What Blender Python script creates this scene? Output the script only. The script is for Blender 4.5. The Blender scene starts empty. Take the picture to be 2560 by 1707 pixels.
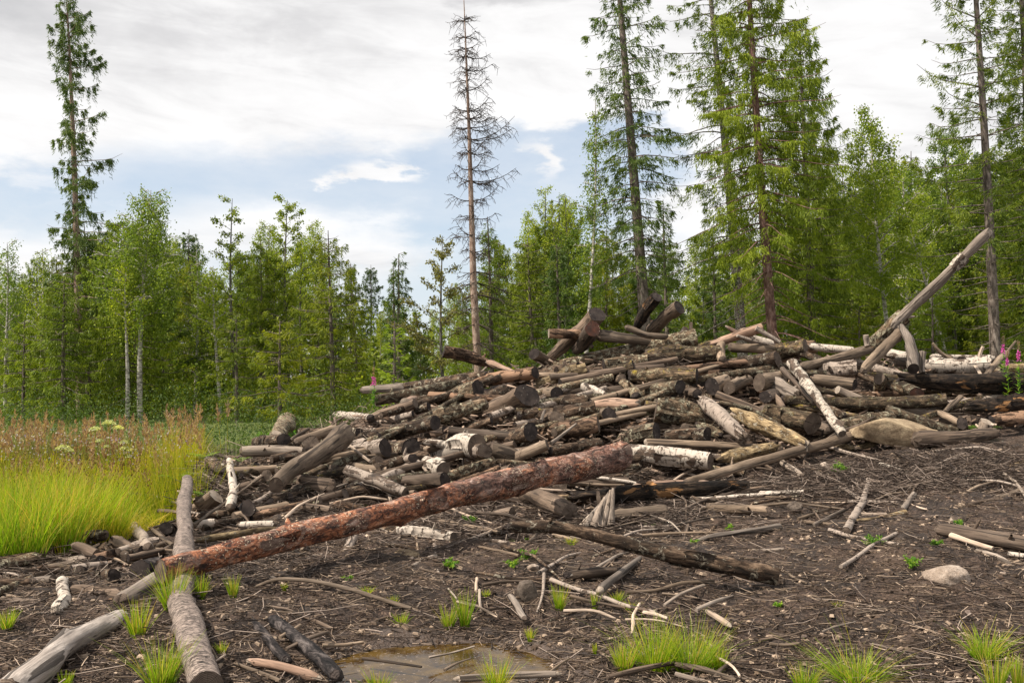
import bpy, math, random
import numpy as np
from mathutils import Vector, Matrix
R = math.radians
sc = bpy.context.scene
COL = sc.collection
# ---------------------------------------------------------------- camera
F = 2500.0; HZ = 940.0; CAMZ = 1.6          # focal length and horizon of the photograph in its own pixels
cam = bpy.data.cameras.new('camera'); co = bpy.data.objects.new('camera', cam); COL.objects.link(co)
cam.sensor_width = 36.0; cam.lens = 36.0 * F / 2560.0
cam.shift_y = (HZ - 853.5) / 2560.0
cam.clip_start = 0.1; cam.clip_end = 3000
co.location = (0, 0, CAMZ); co.rotation_euler = (R(90), 0, 0)
sc.camera = co
sc.view_settings.view_transform = 'Standard'; sc.view_settings.look = 'None'
sc.view_settings.exposure = 0.62; sc.view_settings.gamma = 1
try: sc.view_settings.use_curve_mapping = False
except Exception: pass
sc.render.engine = 'CYCLES'
# ---------------------------------------------------------------- sun
SUN_EL = 55.0; SUN_AZ = 250.0               # degrees; azimuth clockwise from +Y (behind the viewer's left)
sd = bpy.data.lights.new('sun', 'SUN'); sd.energy = 4.8; sd.angle = R(2.5); sd.color = (1, 0.90, 0.77)
so = bpy.data.objects.new('sun', sd); COL.objects.link(so)
a = R(SUN_AZ); e = R(SUN_EL)
tos = Vector((math.sin(a) * math.cos(e), math.cos(a) * math.cos(e), math.sin(e)))
so.rotation_euler = tos.to_track_quat('Z', 'Y').to_euler(); so.location = (-10, -10, 30)

# ---------------------------------------------------------------- node helper
class G:
    def __init__(s, nt): s.nt = nt
    def n(s, t, **k):
        nd = s.nt.nodes.new(t)
        for a, b in k.items(): setattr(nd, a, b)
        return nd
    def put(s, sock, v):
        if isinstance(v, bpy.types.NodeSocket): s.nt.links.new(v, sock)
        elif v is not None: sock.default_value = v
    def math(s, op, a, b=None, c=None, clamp=False):
        nd = s.n('ShaderNodeMath', operation=op, use_clamp=clamp)
        s.put(nd.inputs[0], a)
        if b is not None: s.put(nd.inputs[1], b)
        if c is not None: s.put(nd.inputs[2], c)
        return nd.outputs[0]
    def vmath(s, op, a, b=None, scale=None):
        nd = s.n('ShaderNodeVectorMath', operation=op)
        s.put(nd.inputs[0], a)
        if b is not None: s.put(nd.inputs[1], b)
        if scale is not None: s.put(nd.inputs['Scale'], scale)
        return nd.outputs['Value'] if op in ('LENGTH', 'DOT_PRODUCT') else nd.outputs[0]
    def noise(s, vec, scale, detail=4, rough=0.6, dist=0.0, out=0):
        nd = s.n('ShaderNodeTexNoise')
        s.put(nd.inputs['Vector'], vec); nd.inputs['Scale'].default_value = scale
        nd.inputs['Detail'].default_value = detail; nd.inputs['Roughness'].default_value = rough
        nd.inputs['Distortion'].default_value = dist
        return nd.outputs[out]
    def voro(s, vec, scale, feature='F1', out='Distance'):
        nd = s.n('ShaderNodeTexVoronoi', feature=feature)
        s.put(nd.inputs['Vector'], vec); nd.inputs['Scale'].default_value = scale
        return nd.outputs[out]
    def ramp(s, fac, stops, interp='LINEAR'):
        nd = s.n('ShaderNodeValToRGB'); nd.color_ramp.interpolation = interp
        el = nd.color_ramp.elements
        while len(el) < len(stops): el.new(0.5)
        for i, (p, c) in enumerate(stops):
            el[i].position = p
            if not hasattr(c, '__len__'): c = (c, c, c)
            el[i].color = (c[0], c[1], c[2], 1)
        s.put(nd.inputs[0], fac)
        return nd.outputs[0]
    def mix(s, fac, a, b, blend='MIX'):
        nd = s.n('ShaderNodeMix', data_type='RGBA', blend_type=blend)
        s.put(nd.inputs[0], fac)
        for i, v in ((6, a), (7, b)):
            if isinstance(v, tuple) and len(v) == 3: v = v + (1,)
            s.put(nd.inputs[i], v)
        return nd.outputs[2]
    def scale3(s, vec, sc3):
        nd = s.n('ShaderNodeMapping'); s.put(nd.inputs['Vector'], vec); nd.inputs['Scale'].default_value = sc3
        return nd.outputs[0]
    def sep(s, vec):
        nd = s.n('ShaderNodeSeparateXYZ'); s.put(nd.inputs[0], vec); return nd.outputs
    def comb(s, x, y, z):
        nd = s.n('ShaderNodeCombineXYZ'); s.put(nd.inputs[0], x); s.put(nd.inputs[1], y); s.put(nd.inputs[2], z); return nd.outputs[0]
    def bump(s, h, strength=0.5, dist=0.02):
        nd = s.n('ShaderNodeBump'); s.put(nd.inputs['Height'], h)
        nd.inputs['Strength'].default_value = strength; nd.inputs['Distance'].default_value = dist
        return nd.outputs[0]
    def objco(s):
        tc = s.n('ShaderNodeTexCoord'); oi = s.n('ShaderNodeObjectInfo')
        off = s.math('MULTIPLY', oi.outputs['Random'], 60.0)
        v = s.n('ShaderNodeCombineXYZ'); s.put(v.inputs[0], off); s.put(v.inputs[1], off)
        return tc.outputs['Object'], s.vmath('ADD', tc.outputs['Object'], v.outputs[0]), oi.outputs['Random']

# ---------------------------------------------------------------- sky: Nishita with broken summer cloud
w = bpy.data.worlds.new('World'); sc.world = w; w.use_nodes = True
nt = w.node_tree; nt.nodes.clear(); g = G(nt)
sky = g.n('ShaderNodeTexSky', sky_type='NISHITA'); sky.sun_disc = False
sky.sun_elevation = R(SUN_EL); sky.sun_rotation = R(SUN_AZ); sky.air_density = 1.0; sky.dust_density = 0.6; sky.ozone_density = 1.2
tc = g.n('ShaderNodeTexCoord')
X, Y_, Z = g.sep(tc.outputs['Generated'])
az = g.math('ARCTAN2', X, Y_); el = g.math('ARCSINE', Z)
def blob(ax, ey, rx, ry, warp, soft=0.5):
    dx = g.math('DIVIDE', g.math('SUBTRACT', g.math('ADD', az, g.math('MULTIPLY', warp, 1.0)), ax), rx)
    dy = g.math('DIVIDE', g.math('SUBTRACT', g.math('ADD', el, g.math('MULTIPLY', warp, 0.30)), ey), ry)
    d = g.math('SQRT', g.math('ADD', g.math('MULTIPLY', dx, dx), g.math('MULTIPLY', dy, dy)))
    return g.math('SMOOTHSTEP', 0, 0) if False else g.math('SUBTRACT', 1.0, g.math('DIVIDE', g.math('SUBTRACT', d, 1 - soft), 2 * soft, clamp=True), clamp=True)
def smooth(x): return g.math('MULTIPLY', g.math('MULTIPLY', x, x), g.math('SUBTRACT', 3.0, g.math('MULTIPLY', x, 2.0)))
cv = g.comb(g.math('MULTIPLY', az, 1.0), g.math('MULTIPLY', el, 2.6), 0.0)
wf = g.math('SUBTRACT', g.noise(cv, 5.0, 7, 0.55), 0.5)
wf2 = g.math('SUBTRACT', g.noise(g.vmath('ADD', cv, (7.3, 2.1, 4.0)), 11.0, 8, 0.6), 0.5)
wf3 = g.math('SUBTRACT', g.noise(g.vmath('ADD', cv, (1.3, 5.1, 2.0)), 30.0, 8, 0.65), 0.5)
warp = g.math('ADD', g.math('ADD', g.math('MULTIPLY', wf, 0.24), g.math('MULTIPLY', wf2, 0.16)), g.math('MULTIPLY', wf3, 0.05))
blue = None
for b in [(-0.17, 0.150, 0.30, 0.072, 0.22), (0.03, 0.205, 0.14, 0.045, 0.18), (-0.50, 0.155, 0.10, 0.03, 0.4), (-0.03, 0.10, 0.14, 0.07, 0.4)]:
    v = blob(b[0], b[1], b[2], b[3], warp, b[4])
    blue = v if blue is None else g.math('MAXIMUM', blue, v)
for b in [(-0.125, 0.200, 0.045, 0.010, 0.3), (0.035, 0.215, 0.020, 0.018, 0.5), (-0.24, 0.145, 0.09, 0.022, 0.7), (-0.17, 0.112, 0.08, 0.024, 0.7), (-0.36, 0.12, 0.10, 0.02, 0.8)]:
    v = blob(b[0], b[1], b[2], b[3], g.math('MULTIPLY', warp, 0.9), b[4])
    blue = g.math('MULTIPLY', blue, g.math('SUBTRACT', 1.0, g.math('MULTIPLY', v, 0.85)))
blue = smooth(blue)
# cloud brightness: soft grey undersides, white bands
cs = g.comb(g.math('ADD', g.math('MULTIPLY', az, 0.8), g.math('MULTIPLY', el, 0.9)), g.math('MULTIPLY', el, 3.2), 1.7)
n1 = g.noise(cs, 2.6, 8, 0.58, 0.5); n2 = g.noise(cs, 10.0, 8, 0.6, 0.6)
shade = g.math('ADD', g.math('MULTIPLY', n1, 0.62), g.math('MULTIPLY', n2, 0.38))
up = blob(-0.30, 0.38, 0.42, 0.10, warp, 0.75); up2 = blob(0.36, 0.27, 0.28, 0.10, warp, 0.9); up3 = blob(0.02, 0.375, 0.05, 0.012, warp, 0.8)
br = blob(-0.10, 0.265, 0.45, 0.045, warp, 0.8)
shade = g.math('SUBTRACT', shade, g.math('MULTIPLY', up, 0.13)); shade = g.math('SUBTRACT', shade, g.math('MULTIPLY', up2, 0.08))
shade = g.math('SUBTRACT', shade, g.math('MULTIPLY', up3, 0.22)); shade = g.math('ADD', shade, g.math('MULTIPLY', br, 0.12))
cloud = g.ramp(shade, [(0.20, (0.39, 0.39, 0.40)), (0.36, (0.51, 0.505, 0.51)), (0.47, (0.63, 0.625, 0.625)), (0.58, (0.695, 0.69, 0.69))])
cl10 = g.vmath('SCALE', cloud, scale=10.5)
thin = g.ramp(g.noise(cv, 6.0, 6, 0.6), [(0.35, 0.50), (0.7, 0.90)])
haze_blue = g.mix(thin, g.vmath('SCALE', sky.outputs[0], scale=1.0), (5.4, 5.8, 6.3, 1))
final = g.mix(blue, cl10, haze_blue)
bg = g.n('ShaderNodeBackground'); g.put(bg.inputs['Color'], final); bg.inputs['Strength'].default_value = 0.095
wo = g.n('ShaderNodeOutputWorld'); nt.links.new(bg.outputs[0], wo.inputs[0])
w.cycles.sampling_method = 'AUTOMATIC'

# ---------------------------------------------------------------- materials
def new_mat(name):
    m = bpy.data.materials.new(name); m.use_nodes = True; m.node_tree.nodes.clear(); return m, G(m.node_tree)
def finish(m, g, color, rough=0.85, normal=None, spec=0.3, trans=0.0, transcol=None):
    p = g.n('ShaderNodeBsdfPrincipled'); g.put(p.inputs['Base Color'], color if not isinstance(color, tuple) else color + (1,))
    g.put(p.inputs['Roughness'], rough); p.inputs['Specular IOR Level'].default_value = spec
    if normal is not None: g.put(p.inputs['Normal'], normal)
    o = g.n('ShaderNodeOutputMaterial'); sh = p.outputs[0]
    if trans:
        t = g.n('ShaderNodeBsdfTranslucent'); g.put(t.inputs['Color'], transcol if transcol is not None else color)
        mx = g.n('ShaderNodeMixShader'); mx.inputs[0].default_value = trans
        g.nt.links.new(sh, mx.inputs[1]); g.nt.links.new(t.outputs[0], mx.inputs[2]); sh = mx.outputs[0]
    g.nt.links.new(sh, o.inputs[0]); return m
M = {}
def bark(name, dark, mid, light, lich=(0.48, 0.455, 0.375), lt=0.60, moss=0.64, mosscol=(0.15, 0.13, 0.02), peel=None, peelt=0.6):
    m, g = new_mat(name); o, v, rnd = g.objco()
    vs = g.scale3(v, (1, 1, 0.30))
    n = g.noise(vs, 20, 8, 0.78, 0.6); n2 = g.noise(v, 5, 3, 0.5)
    c = g.ramp(n, [(0.40, dark), (0.50, mid), (0.60, light), (0.70, tuple(min(.6, q * 1.7) for q in light))])
    c = g.mix(g.ramp(n2, [(0.48, 0), (0.66, 0.7)]), c, dark)
    h = n
    if peel:
        pm = g.ramp(g.noise(g.scale3(v, (1, 1, 0.5)), 4.0, 5, 0.6, 0.5), [(peelt, 0), (peelt + 0.02, 1)])
        fib = g.noise(g.scale3(v, (1, 1, 0.06)), 60, 4, 0.6)
        pc = g.mix(fib, tuple(x * 0.55 for x in peel), peel)
        c = g.mix(pm, c, pc); h = g.math('SUBTRACT', h, g.math('MULTIPLY', pm, 0.9))
    lm = g.ramp(g.noise(v, 11, 9, 0.80, 0.8), [(lt, 0), (lt + 0.03, 1)])
    lc = g.mix(g.noise(v, 30, 3, 0.6), lich, tuple(x * 0.5 for x in lich))
    c = g.mix(g.math('MULTIPLY', lm, 0.85), c, lc)
    geo = g.n('ShaderNodeNewGeometry'); nz = g.sep(geo.outputs['Normal'])[2]
    mm = g.ramp(g.noise(v, 9, 8, 0.82, 0.5), [(moss, 0), (moss + 0.04, 1)])
    mm = g.math('MULTIPLY', mm, g.math('MULTIPLY_ADD', nz, 1.5, 0.1, clamp=True), clamp=True)
    c = g.mix(mm, c, g.mix(g.noise(v, 40, 2), mosscol, (0.30, 0.235, 0.035)))
    hv = g.mix(rnd, (0.62, 0.59, 0.57), (1.35, 1.25, 1.16)); c = g.mix(1.0, c, hv, 'MULTIPLY')
    h2 = g.math('ADD', h, g.math('MULTIPLY', lm, 0.25))
    M[name] = finish(m, g, c, 0.88, g.bump(h2, 0.9, 0.03), 0.2)
def wood(name, c1, c2, c3, spots=0.0):
    m, g = new_mat(name); o, v, rnd = g.objco()
    fib = g.noise(g.scale3(v, (1, 1, 0.05)), 70, 5, 0.65); n = g.noise(g.scale3(v, (1, 1, 0.3)), 5, 5, 0.6, 0.3)
    c = g.ramp(n, [(0.3, c1), (0.5, c2), (0.7, c3)])
    c = g.mix(g.ramp(fib, [(0.35, 0.75), (0.6, 0.0)]), c, tuple(x * 0.35 for x in c2))
    crack = g.ramp(g.noise(g.scale3(v, (1, 1, 0.04)), 22, 2, 0.5), [(0.40, 1), (0.43, 0)])
    c = g.mix(g.math('MULTIPLY', crack, 0.8), c, (0.02, 0.015, 0.012))
    if spots:
        sm = g.ramp(g.noise(v, 11, 6, 0.7), [(1 - spots, 0), (1.03 - spots, 1)]); c = g.mix(sm, c, (0.03, 0.025, 0.02))
    hv = g.mix(rnd, (0.65, 0.62, 0.60), (1.35, 1.25, 1.15)); c = g.mix(1.0, c, hv, 'MULTIPLY')
    M[name] = finish(m, g, c, 0.8, g.bump(fib, 0.6, 0.01), 0.25)
bark('mott', (0.012, 0.009, 0.007), (0.055, 0.038, 0.027), (0.17, 0.125, 0.09), lt=0.553, moss=0.66)
bark('lich', (0.02, 0.015, 0.011), (0.085, 0.063, 0.042), (0.26, 0.20, 0.14), lich=(0.47, 0.46, 0.35), lt=0.52, moss=0.62)
bark('moss', (0.014, 0.011, 0.008), (0.06, 0.045, 0.030), (0.2, 0.15, 0.10), lich=(0.42, 0.40, 0.28), lt=0.555, moss=0.57)
bark('brown', (0.015, 0.010, 0.008), (0.07, 0.045, 0.03), (0.20, 0.14, 0.095), lt=0.66, moss=0.70, peel=(0.30, 0.20, 0.14), peelt=0.50)
bark('burnt', (0.006, 0.005, 0.005), (0.025, 0.019, 0.015), (0.09, 0.065, 0.045), lt=0.70, moss=0.75, peel=(0.36, 0.20, 0.09), peelt=0.60)
bark('char', (0.004, 0.004, 0.005), (0.025, 0.022, 0.023), (0.11, 0.10, 0.10), lt=0.66, moss=0.85, peel=(0.34, 0.25, 0.19), peelt=0.63)
bark('yellow', (0.035, 0.025, 0.015), (0.19, 0.145, 0.085), (0.38, 0.31, 0.19), lt=0.56, moss=0.72)
wood('bare', (0.085, 0.066, 0.05), (0.18, 0.142, 0.108), (0.32, 0.26, 0.205))
wood('grey', (0.13, 0.11, 0.095), (0.26, 0.225, 0.195), (0.42, 0.375, 0.335))
wood('silver', (0.24, 0.215, 0.195), (0.40, 0.365, 0.34), (0.56, 0.525, 0.495))
wood('pink', (0.13, 0.085, 0.065), (0.28, 0.195, 0.15), (0.43, 0.325, 0.265))
wood('dull', (0.06, 0.046, 0.036), (0.135, 0.103, 0.08), (0.23, 0.185, 0.15), 0.34)
wood('pale', (0.26, 0.21, 0.17), (0.42, 0.35, 0.29), (0.56, 0.49, 0.43))
def birch(name, white, dirty, band, dirt, bsc=7.0, bt=0.57):
    m, g = new_mat(name); o, v, rnd = g.objco()
    vb = g.scale3(v, (1.9, 1.9, 6.0))
    b = g.ramp(g.noise(vb, bsc, 4, 0.7, 0.2), [(bt, 0), (bt + 0.04, 1)])
    pt = g.ramp(g.noise(g.scale3(v, (1, 1, 0.8)), 6, 5, 0.65, 0.4), [(dirt, 0), (dirt + 0.03, 1)])
    c = g.mix(g.noise(g.scale3(v, (1, 1, 3)), 9, 4, 0.6), white, dirty)
    c = g.mix(g.math('MULTIPLY', b, 0.8), c, band)
    dk = g.ramp(g.noise(g.scale3(v, (1, 1, 0.3)), 20, 5, 0.7), [(0.35, (0.02, 0.016, 0.013)), (0.7, (0.15, 0.10, 0.07))])
    c = g.mix(pt, c, dk)
    h = g.math('SUBTRACT', 1.0, g.math('ADD', g.math('MULTIPLY', pt, 0.8), g.math('MULTIPLY', b, 0.3)))
    M[name] = finish(m, g, c, 0.7, g.bump(h, 0.8, 0.02), 0.3)
birch('birch', (0.56, 0.50, 0.43), (0.28, 0.225, 0.18), (0.035, 0.026, 0.022), 0.555)
birch('birchs', (0.56, 0.50, 0.42), (0.26, 0.21, 0.165), (0.03, 0.022, 0.018), 0.515, 9.0, 0.53)
birch('birchd', (0.36, 0.30, 0.25), (0.20, 0.155, 0.125), (0.035, 0.026, 0.022), 0.56)
birch('birchn', (0.34, 0.275, 0.235), (0.16, 0.12, 0.10), (0.03, 0.022, 0.019), 0.63, 15.0, 0.50)
# red-brown flaking pine bark with pale fungus specks
m, g = new_mat('pine'); o, v, rnd = g.objco()
n = g.noise(g.scale3(v, (1, 1, 0.45)), 15, 7, 0.75, 0.8); zz = g.sep(o)[2]
c = g.ramp(n, [(0.36, (0.03, 0.013, 0.010)), (0.45, (0.17, 0.062, 0.034)), (0.53, (0.42, 0.16, 0.075)), (0.61, (0.60, 0.30, 0.18)), (0.70, (0.70, 0.54, 0.45))])
pur = g.ramp(g.math('MULTIPLY_ADD', g.math('SUBTRACT', g.noise(v, 2.2, 4, 0.6), 0.5), 2.4, g.math('DIVIDE', zz, 6.0)), [(0.52, 0), (0.86, 0.8)])
c = g.mix(pur, c, g.ramp(n, [(0.38, (0.03, 0.018, 0.016)), (0.52, (0.19, 0.105, 0.082)), (0.64, (0.46, 0.31, 0.26))]))
fl = g.ramp(g.noise(g.scale3(v, (1, 1, 0.5)), 34, 4, 0.7, 0.5), [(0.40, 0.85), (0.50, 0)]); c = g.mix(fl, c, (0.025, 0.013, 0.011))
bp = g.ramp(g.math('SUBTRACT', g.noise(g.scale3(v, (1, 1, 0.22)), 3.0, 4, 0.6, 0.4), g.math('MULTIPLY', g.math('SUBTRACT', 2.6, zz, clamp=True), 0.07)), [(0.565, 0), (0.58, 1)])
fib = g.noise(g.scale3(v, (1, 1, 0.05)), 60, 4, 0.6)
c = g.mix(bp, c, g.mix(fib, (0.07, 0.042, 0.032), (0.30, 0.20, 0.155)))
c = g.mix(g.ramp(g.noise(v, 5.5, 5, 0.7), [(0.48, 0), (0.60, 0.8)]), c, g.ramp(n, [(0.38, (0.04, 0.025, 0.02)), (0.5, (0.17, 0.105, 0.08)), (0.64, (0.46, 0.35, 0.30))]))
sp = g.ramp(g.noise(v, 62, 3, 0.6), [(0.60, 0), (0.64, 1)]); area = g.ramp(g.noise(v, 4.0, 3), [(0.44, 0), (0.54, 1)])
c = g.mix(g.math('MULTIPLY', sp, area), c, (0.66, 0.55, 0.40))
M['pine'] = finish(m, g, c, 0.75, g.bump(g.math('SUBTRACT', n, g.math('MULTIPLY', bp, 0.7)), 1.0, 0.04), 0.3)
def endmat(name, core, rim, lt):
    m, g = new_mat(name); o, v, rnd = g.objco()
    x, y, z = g.sep(o); nn = g.noise(v, 9, 4, 0.6)
    r = g.math('SQRT', g.math('ADD', g.math('MULTIPLY', x, x), g.math('MULTIPLY', y, y)))
    ring = g.math('SINE', g.math('MULTIPLY_ADD', r, 700.0, g.math('MULTIPLY', nn, 14.0)))
    c = g.mix(g.ramp(nn, [(0.35, 0), (0.65, 1)]), core, rim)
    c = g.mix(g.math('MULTIPLY_ADD', ring, 0.12, 0.12, clamp=True), c, tuple(q * 0.45 for q in core))
    an = g.math('ARCTAN2', x, y)
    ck = g.noise(g.comb(g.math('MULTIPLY', an, 2.2), g.math('MULTIPLY', rnd, 30.0), g.math('MULTIPLY', r, 1.5)), 2.0, 3, 0.6)
    c = g.mix(g.ramp(ck, [(0.34, 0.85), (0.39, 0)]), c, (0.012, 0.01, 0.009))
    sp = g.ramp(g.noise(v, 26, 4, 0.7), [(lt, 0), (lt + 0.04, 1)]); c = g.mix(sp, c, (0.38, 0.34, 0.30))
    M[name] = finish(m, g, c, 0.85, g.bump(g.math('ADD', ring, g.math('MULTIPLY', ck, 3)), 0.5, 0.006), 0.2)
endmat('edark', (0.022, 0.017, 0.016), (0.062, 0.048, 0.042), 0.66)
endmat('ebrown', (0.085, 0.062, 0.048), (0.17, 0.13, 0.10), 0.66)
endmat('ered', (0.09, 0.035, 0.022), (0.035, 0.022, 0.018), 0.64)
endmat('epale', (0.28, 0.22, 0.17), (0.40, 0.34, 0.28), 0.7)
# soil, wet round the puddle
PUD = (-0.42, 5.66)
m, g = new_mat('soil'); tc = g.n('ShaderNodeTexCoord'); P = tc.outputs['Object']
n = g.noise(P, 7, 8, 0.72, 0.3); nf = g.noise(g.scale3(P, (1, 1.0, 1)), 45, 6, 0.75, 0.8); nb = g.noise(P, 0.9, 4, 0.6)
c = g.ramp(nf, [(0.40, (0.008, 0.0052, 0.004)), (0.50, (0.055, 0.034, 0.024)), (0.62, (0.17, 0.115, 0.083))])
c = g.mix(g.ramp(n, [(0.38, 0.65), (0.60, 0)]), c, (0.025, 0.018, 0.015))
c = g.mix(g.ramp(nb, [(0.50, 0), (0.62, 0.55)]), c, g.mix(nf, (0.03, 0.019, 0.013), (0.15, 0.10, 0.07)))
damp = g.ramp(g.noise(P, 1.7, 5, 0.65), [(0.50, 0), (0.58, 0.7)]); c = g.mix(damp, c, (0.018, 0.012, 0.009))
fleck = g.ramp(g.noise(P, 130, 3, 0.7), [(0.64, 0), (0.68, 0.8)]); c = g.mix(fleck, c, (0.42, 0.33, 0.28))
dv = g.vmath('SUBTRACT', P, (PUD[0], PUD[1], 0)); dx, dy, dz = g.sep(dv)
dd = g.math('SQRT', g.math('ADD', g.math('POWER', g.math('DIVIDE', dx, 1.0), 2.0), g.math('POWER', g.math('DIVIDE', dy, 0.75), 2.0)))
wet = g.ramp(g.math('MULTIPLY_ADD', g.math('SUBTRACT', n, 0.5), 0.7, dd), [(0.75, 1), (1.25, 0)])
mud = g.mix(nf, (0.05, 0.034, 0.026), (0.19, 0.145, 0.12)); c = g.mix(g.math('MULTIPLY', wet, 0.8), c, mud)
px, py, pz = g.sep(P)
far = g.ramp(g.math('DIVIDE', g.math('ADD', g.math('MULTIPLY', g.math('SUBTRACT', nb, 0.5), 6.0), py), 60.0), [(0.30, 0), (0.38, 1)])
c = g.mix(far, c, g.mix(n, (0.05, 0.07, 0.015), (0.12, 0.15, 0.03)))
rg = g.math('SUBTRACT', g.math('MULTIPLY_ADD', wet, -0.52, 0.92), g.math('MULTIPLY', damp, 0.25))
M['soil'] = finish(m, g, c, rg, g.bump(g.math('ADD', n, g.math('MULTIPLY', nf, 0.6)), 0.9, 0.035), 0.35)
# stone
def stone(name, a, b):
    m, g = new_mat(name); o, v, rnd = g.objco()
    c = g.ramp(g.noise(v, 5, 8, 0.75), [(0.36, tuple(x * 0.7 for x in a)), (0.47, a), (0.62, b)]); c = g.mix(g.ramp(g.noise(v, 60, 3, 0.6), [(0.55, 0), (0.65, 0.5)]), c, tuple(x * 0.4 for x in a))
    M[name] = finish(m, g, c, 0.85, g.bump(g.noise(v, 14, 8, 0.75), 0.9, 0.06), 0.25)
stone('boulder', (0.26, 0.19, 0.12), (0.48, 0.375, 0.245)); stone('stone_pale', (0.36, 0.28, 0.22), (0.60, 0.50, 0.42)); stone('stone_dull', (0.10, 0.078, 0.062), (0.2, 0.16, 0.13))
stone('pebble', (0.20, 0.15, 0.125), (0.36, 0.28, 0.235))
# water
m, g = new_mat('water'); tc = g.n('ShaderNodeTexCoord'); P = tc.outputs['Object']
nn = g.noise(P, 6, 5, 0.6); c = g.mix(g.ramp(nn, [(0.4, 0), (0.62, 1)]), (0.030, 0.017, 0.006), (0.085, 0.052, 0.014))
sc_ = g.ramp(g.noise(g.scale3(P, (1, 2.2, 1)), 26, 5, 0.7), [(0.62, 0), (0.65, 0.9)]); c = g.mix(sc_, c, (0.36, 0.29, 0.25))
M['water'] = finish(m, g, c, g.math('MULTIPLY_ADD', sc_, 0.5, 0.06), g.bump(g.noise(P, 30, 2), 0.08, 0.01), 0.10)
# leaves and needles; 'v' is each leaf's own tint
def leaf(name, c0, c1, c2, trans=0.35, obj=0.35):
    m, g = new_mat(name); at = g.n('ShaderNodeAttribute', attribute_name='v'); oi = g.n('ShaderNodeObjectInfo')
    c = g.ramp(at.outputs['Fac'], [(0.0, c0), (0.5, c1), (1.0, c2)])
    hv = g.mix(oi.outputs['Random'], (1 - obj, 1 - obj * 0.8, 1 - obj * 0.2), (1 + obj, 1 + obj * 0.6, 1 - obj * 0.3)); c = g.mix(1.0, c, hv, 'MULTIPLY')
    tcx = g.mix(1.0, c, (1.5, 1.6, 0.7), 'MULTIPLY')
    M[name] = finish(m, g, c, 0.6, None, 0.25, trans, tcx)
leaf('needle', (0.0349, 0.0623, 0.0086), (0.1033, 0.146, 0.0121), (0.2543, 0.2813, 0.0156))
leaf('needle_dark', (0.024, 0.0503, 0.0173), (0.0562, 0.0985, 0.0231), (0.1204, 0.1696, 0.0269), 0.3, 0.2)
leaf('needle_olive', (0.0427, 0.0675, 0.0104), (0.1155, 0.1663, 0.0142), (0.2514, 0.3053, 0.0181), 0.35, 0.2)
leaf('needle_young', (0.09, 0.16, 0.016), (0.19, 0.27, 0.02), (0.32, 0.38, 0.03), 0.4, 0.1)
leaf('leaf_birch', (0.0803, 0.1322, 0.0178), (0.1872, 0.2574, 0.0289), (0.3564, 0.4034, 0.0446), 0.4)
leaf('leaf_alder', (0.0579, 0.102, 0.0152), (0.1355, 0.1972, 0.0217), (0.289, 0.3265, 0.0381), 0.38)
leaf('leaf_brown', (0.1, 0.1, 0.03), (0.2, 0.1875, 0.05), (0.325, 0.275, 0.0875), 0.4)
leaf('grass_mat', (0.1, 0.15, 0.01), (0.3, 0.31, 0.016), (0.55, 0.38, 0.08), 0.45, 0.12)
leaf('tuft_mat', (0.10, 0.20, 0.010), (0.25, 0.36, 0.016), (0.50, 0.36, 0.10), 0.45, 0.12)
leaf('plume_mat', (0.1987, 0.117, 0.081), (0.2981, 0.189, 0.135), (0.414, 0.306, 0.198), 0.4, 0.1)
leaf('fern_mat', (0.05, 0.16, 0.02), (0.13, 0.27, 0.03), (0.30, 0.40, 0.05), 0.4, 0.25)
leaf('bloom_mat', (0.40, 0.04, 0.34), (0.58, 0.10, 0.50), (0.72, 0.25, 0.62), 0.3, 0.1)
leaf('flower_mat', (0.294, 0.21, 0.315), (0.385, 0.35, 0.315), (0.49, 0.462, 0.35), 0.3, 0.1)
leaf('umbel_mat', (0.38, 0.40, 0.16), (0.55, 0.55, 0.26), (0.70, 0.70, 0.42), 0.3, 0.1)
leaf('seed_mat', (0.06, 0.03, 0.012), (0.12, 0.06, 0.02), (0.22, 0.13, 0.04), 0.1, 0.1)
leaf('twig_mat', (0.022, 0.015, 0.011), (0.105, 0.074, 0.055), (0.42, 0.33, 0.26), 0.0, 0.1)
leaf('chip_mat', (0.05, 0.035, 0.026), (0.16, 0.11, 0.082), (0.42, 0.32, 0.26), 0.0, 0.1)
leaf('dead_twig', (0.0158, 0.0108, 0.009), (0.0315, 0.0225, 0.0189), (0.063, 0.0473, 0.0405), 0.0, 0.1)
def trunkmat(name, a, b, d, zs=0.4, sc=12):
    m, g = new_mat(name); o, v, rnd = g.objco()
    n = g.noise(g.scale3(v, (1, 1, zs)), sc, 6, 0.7, 0.3); c = g.ramp(n, [(0.36, a), (0.5, b), (0.64, d)])
    M[name] = finish(m, g, c, 0.85, g.bump(n, 0.7, 0.03), 0.2)
trunkmat('spruce_bark', (0.055, 0.042, 0.036), (0.125, 0.10, 0.085), (0.24, 0.20, 0.175))
trunkmat('red_bark', (0.07, 0.035, 0.030), (0.15, 0.082, 0.068), (0.27, 0.18, 0.155))
trunkmat('dead_bark', (0.12, 0.075, 0.058), (0.26, 0.18, 0.14), (0.40, 0.32, 0.27))
trunkmat('grey_bark', (0.05, 0.045, 0.038), (0.11, 0.10, 0.085), (0.20, 0.185, 0.16))
trunkmat('birch_bark', (0.04, 0.034, 0.03), (0.36, 0.33, 0.29), (0.62, 0.59, 0.54), 3.0, 6)
trunkmat('speck_bark', (0.04, 0.034, 0.03), (0.16, 0.13, 0.115), (0.55, 0.52, 0.48), 1.0, 22)

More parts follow.
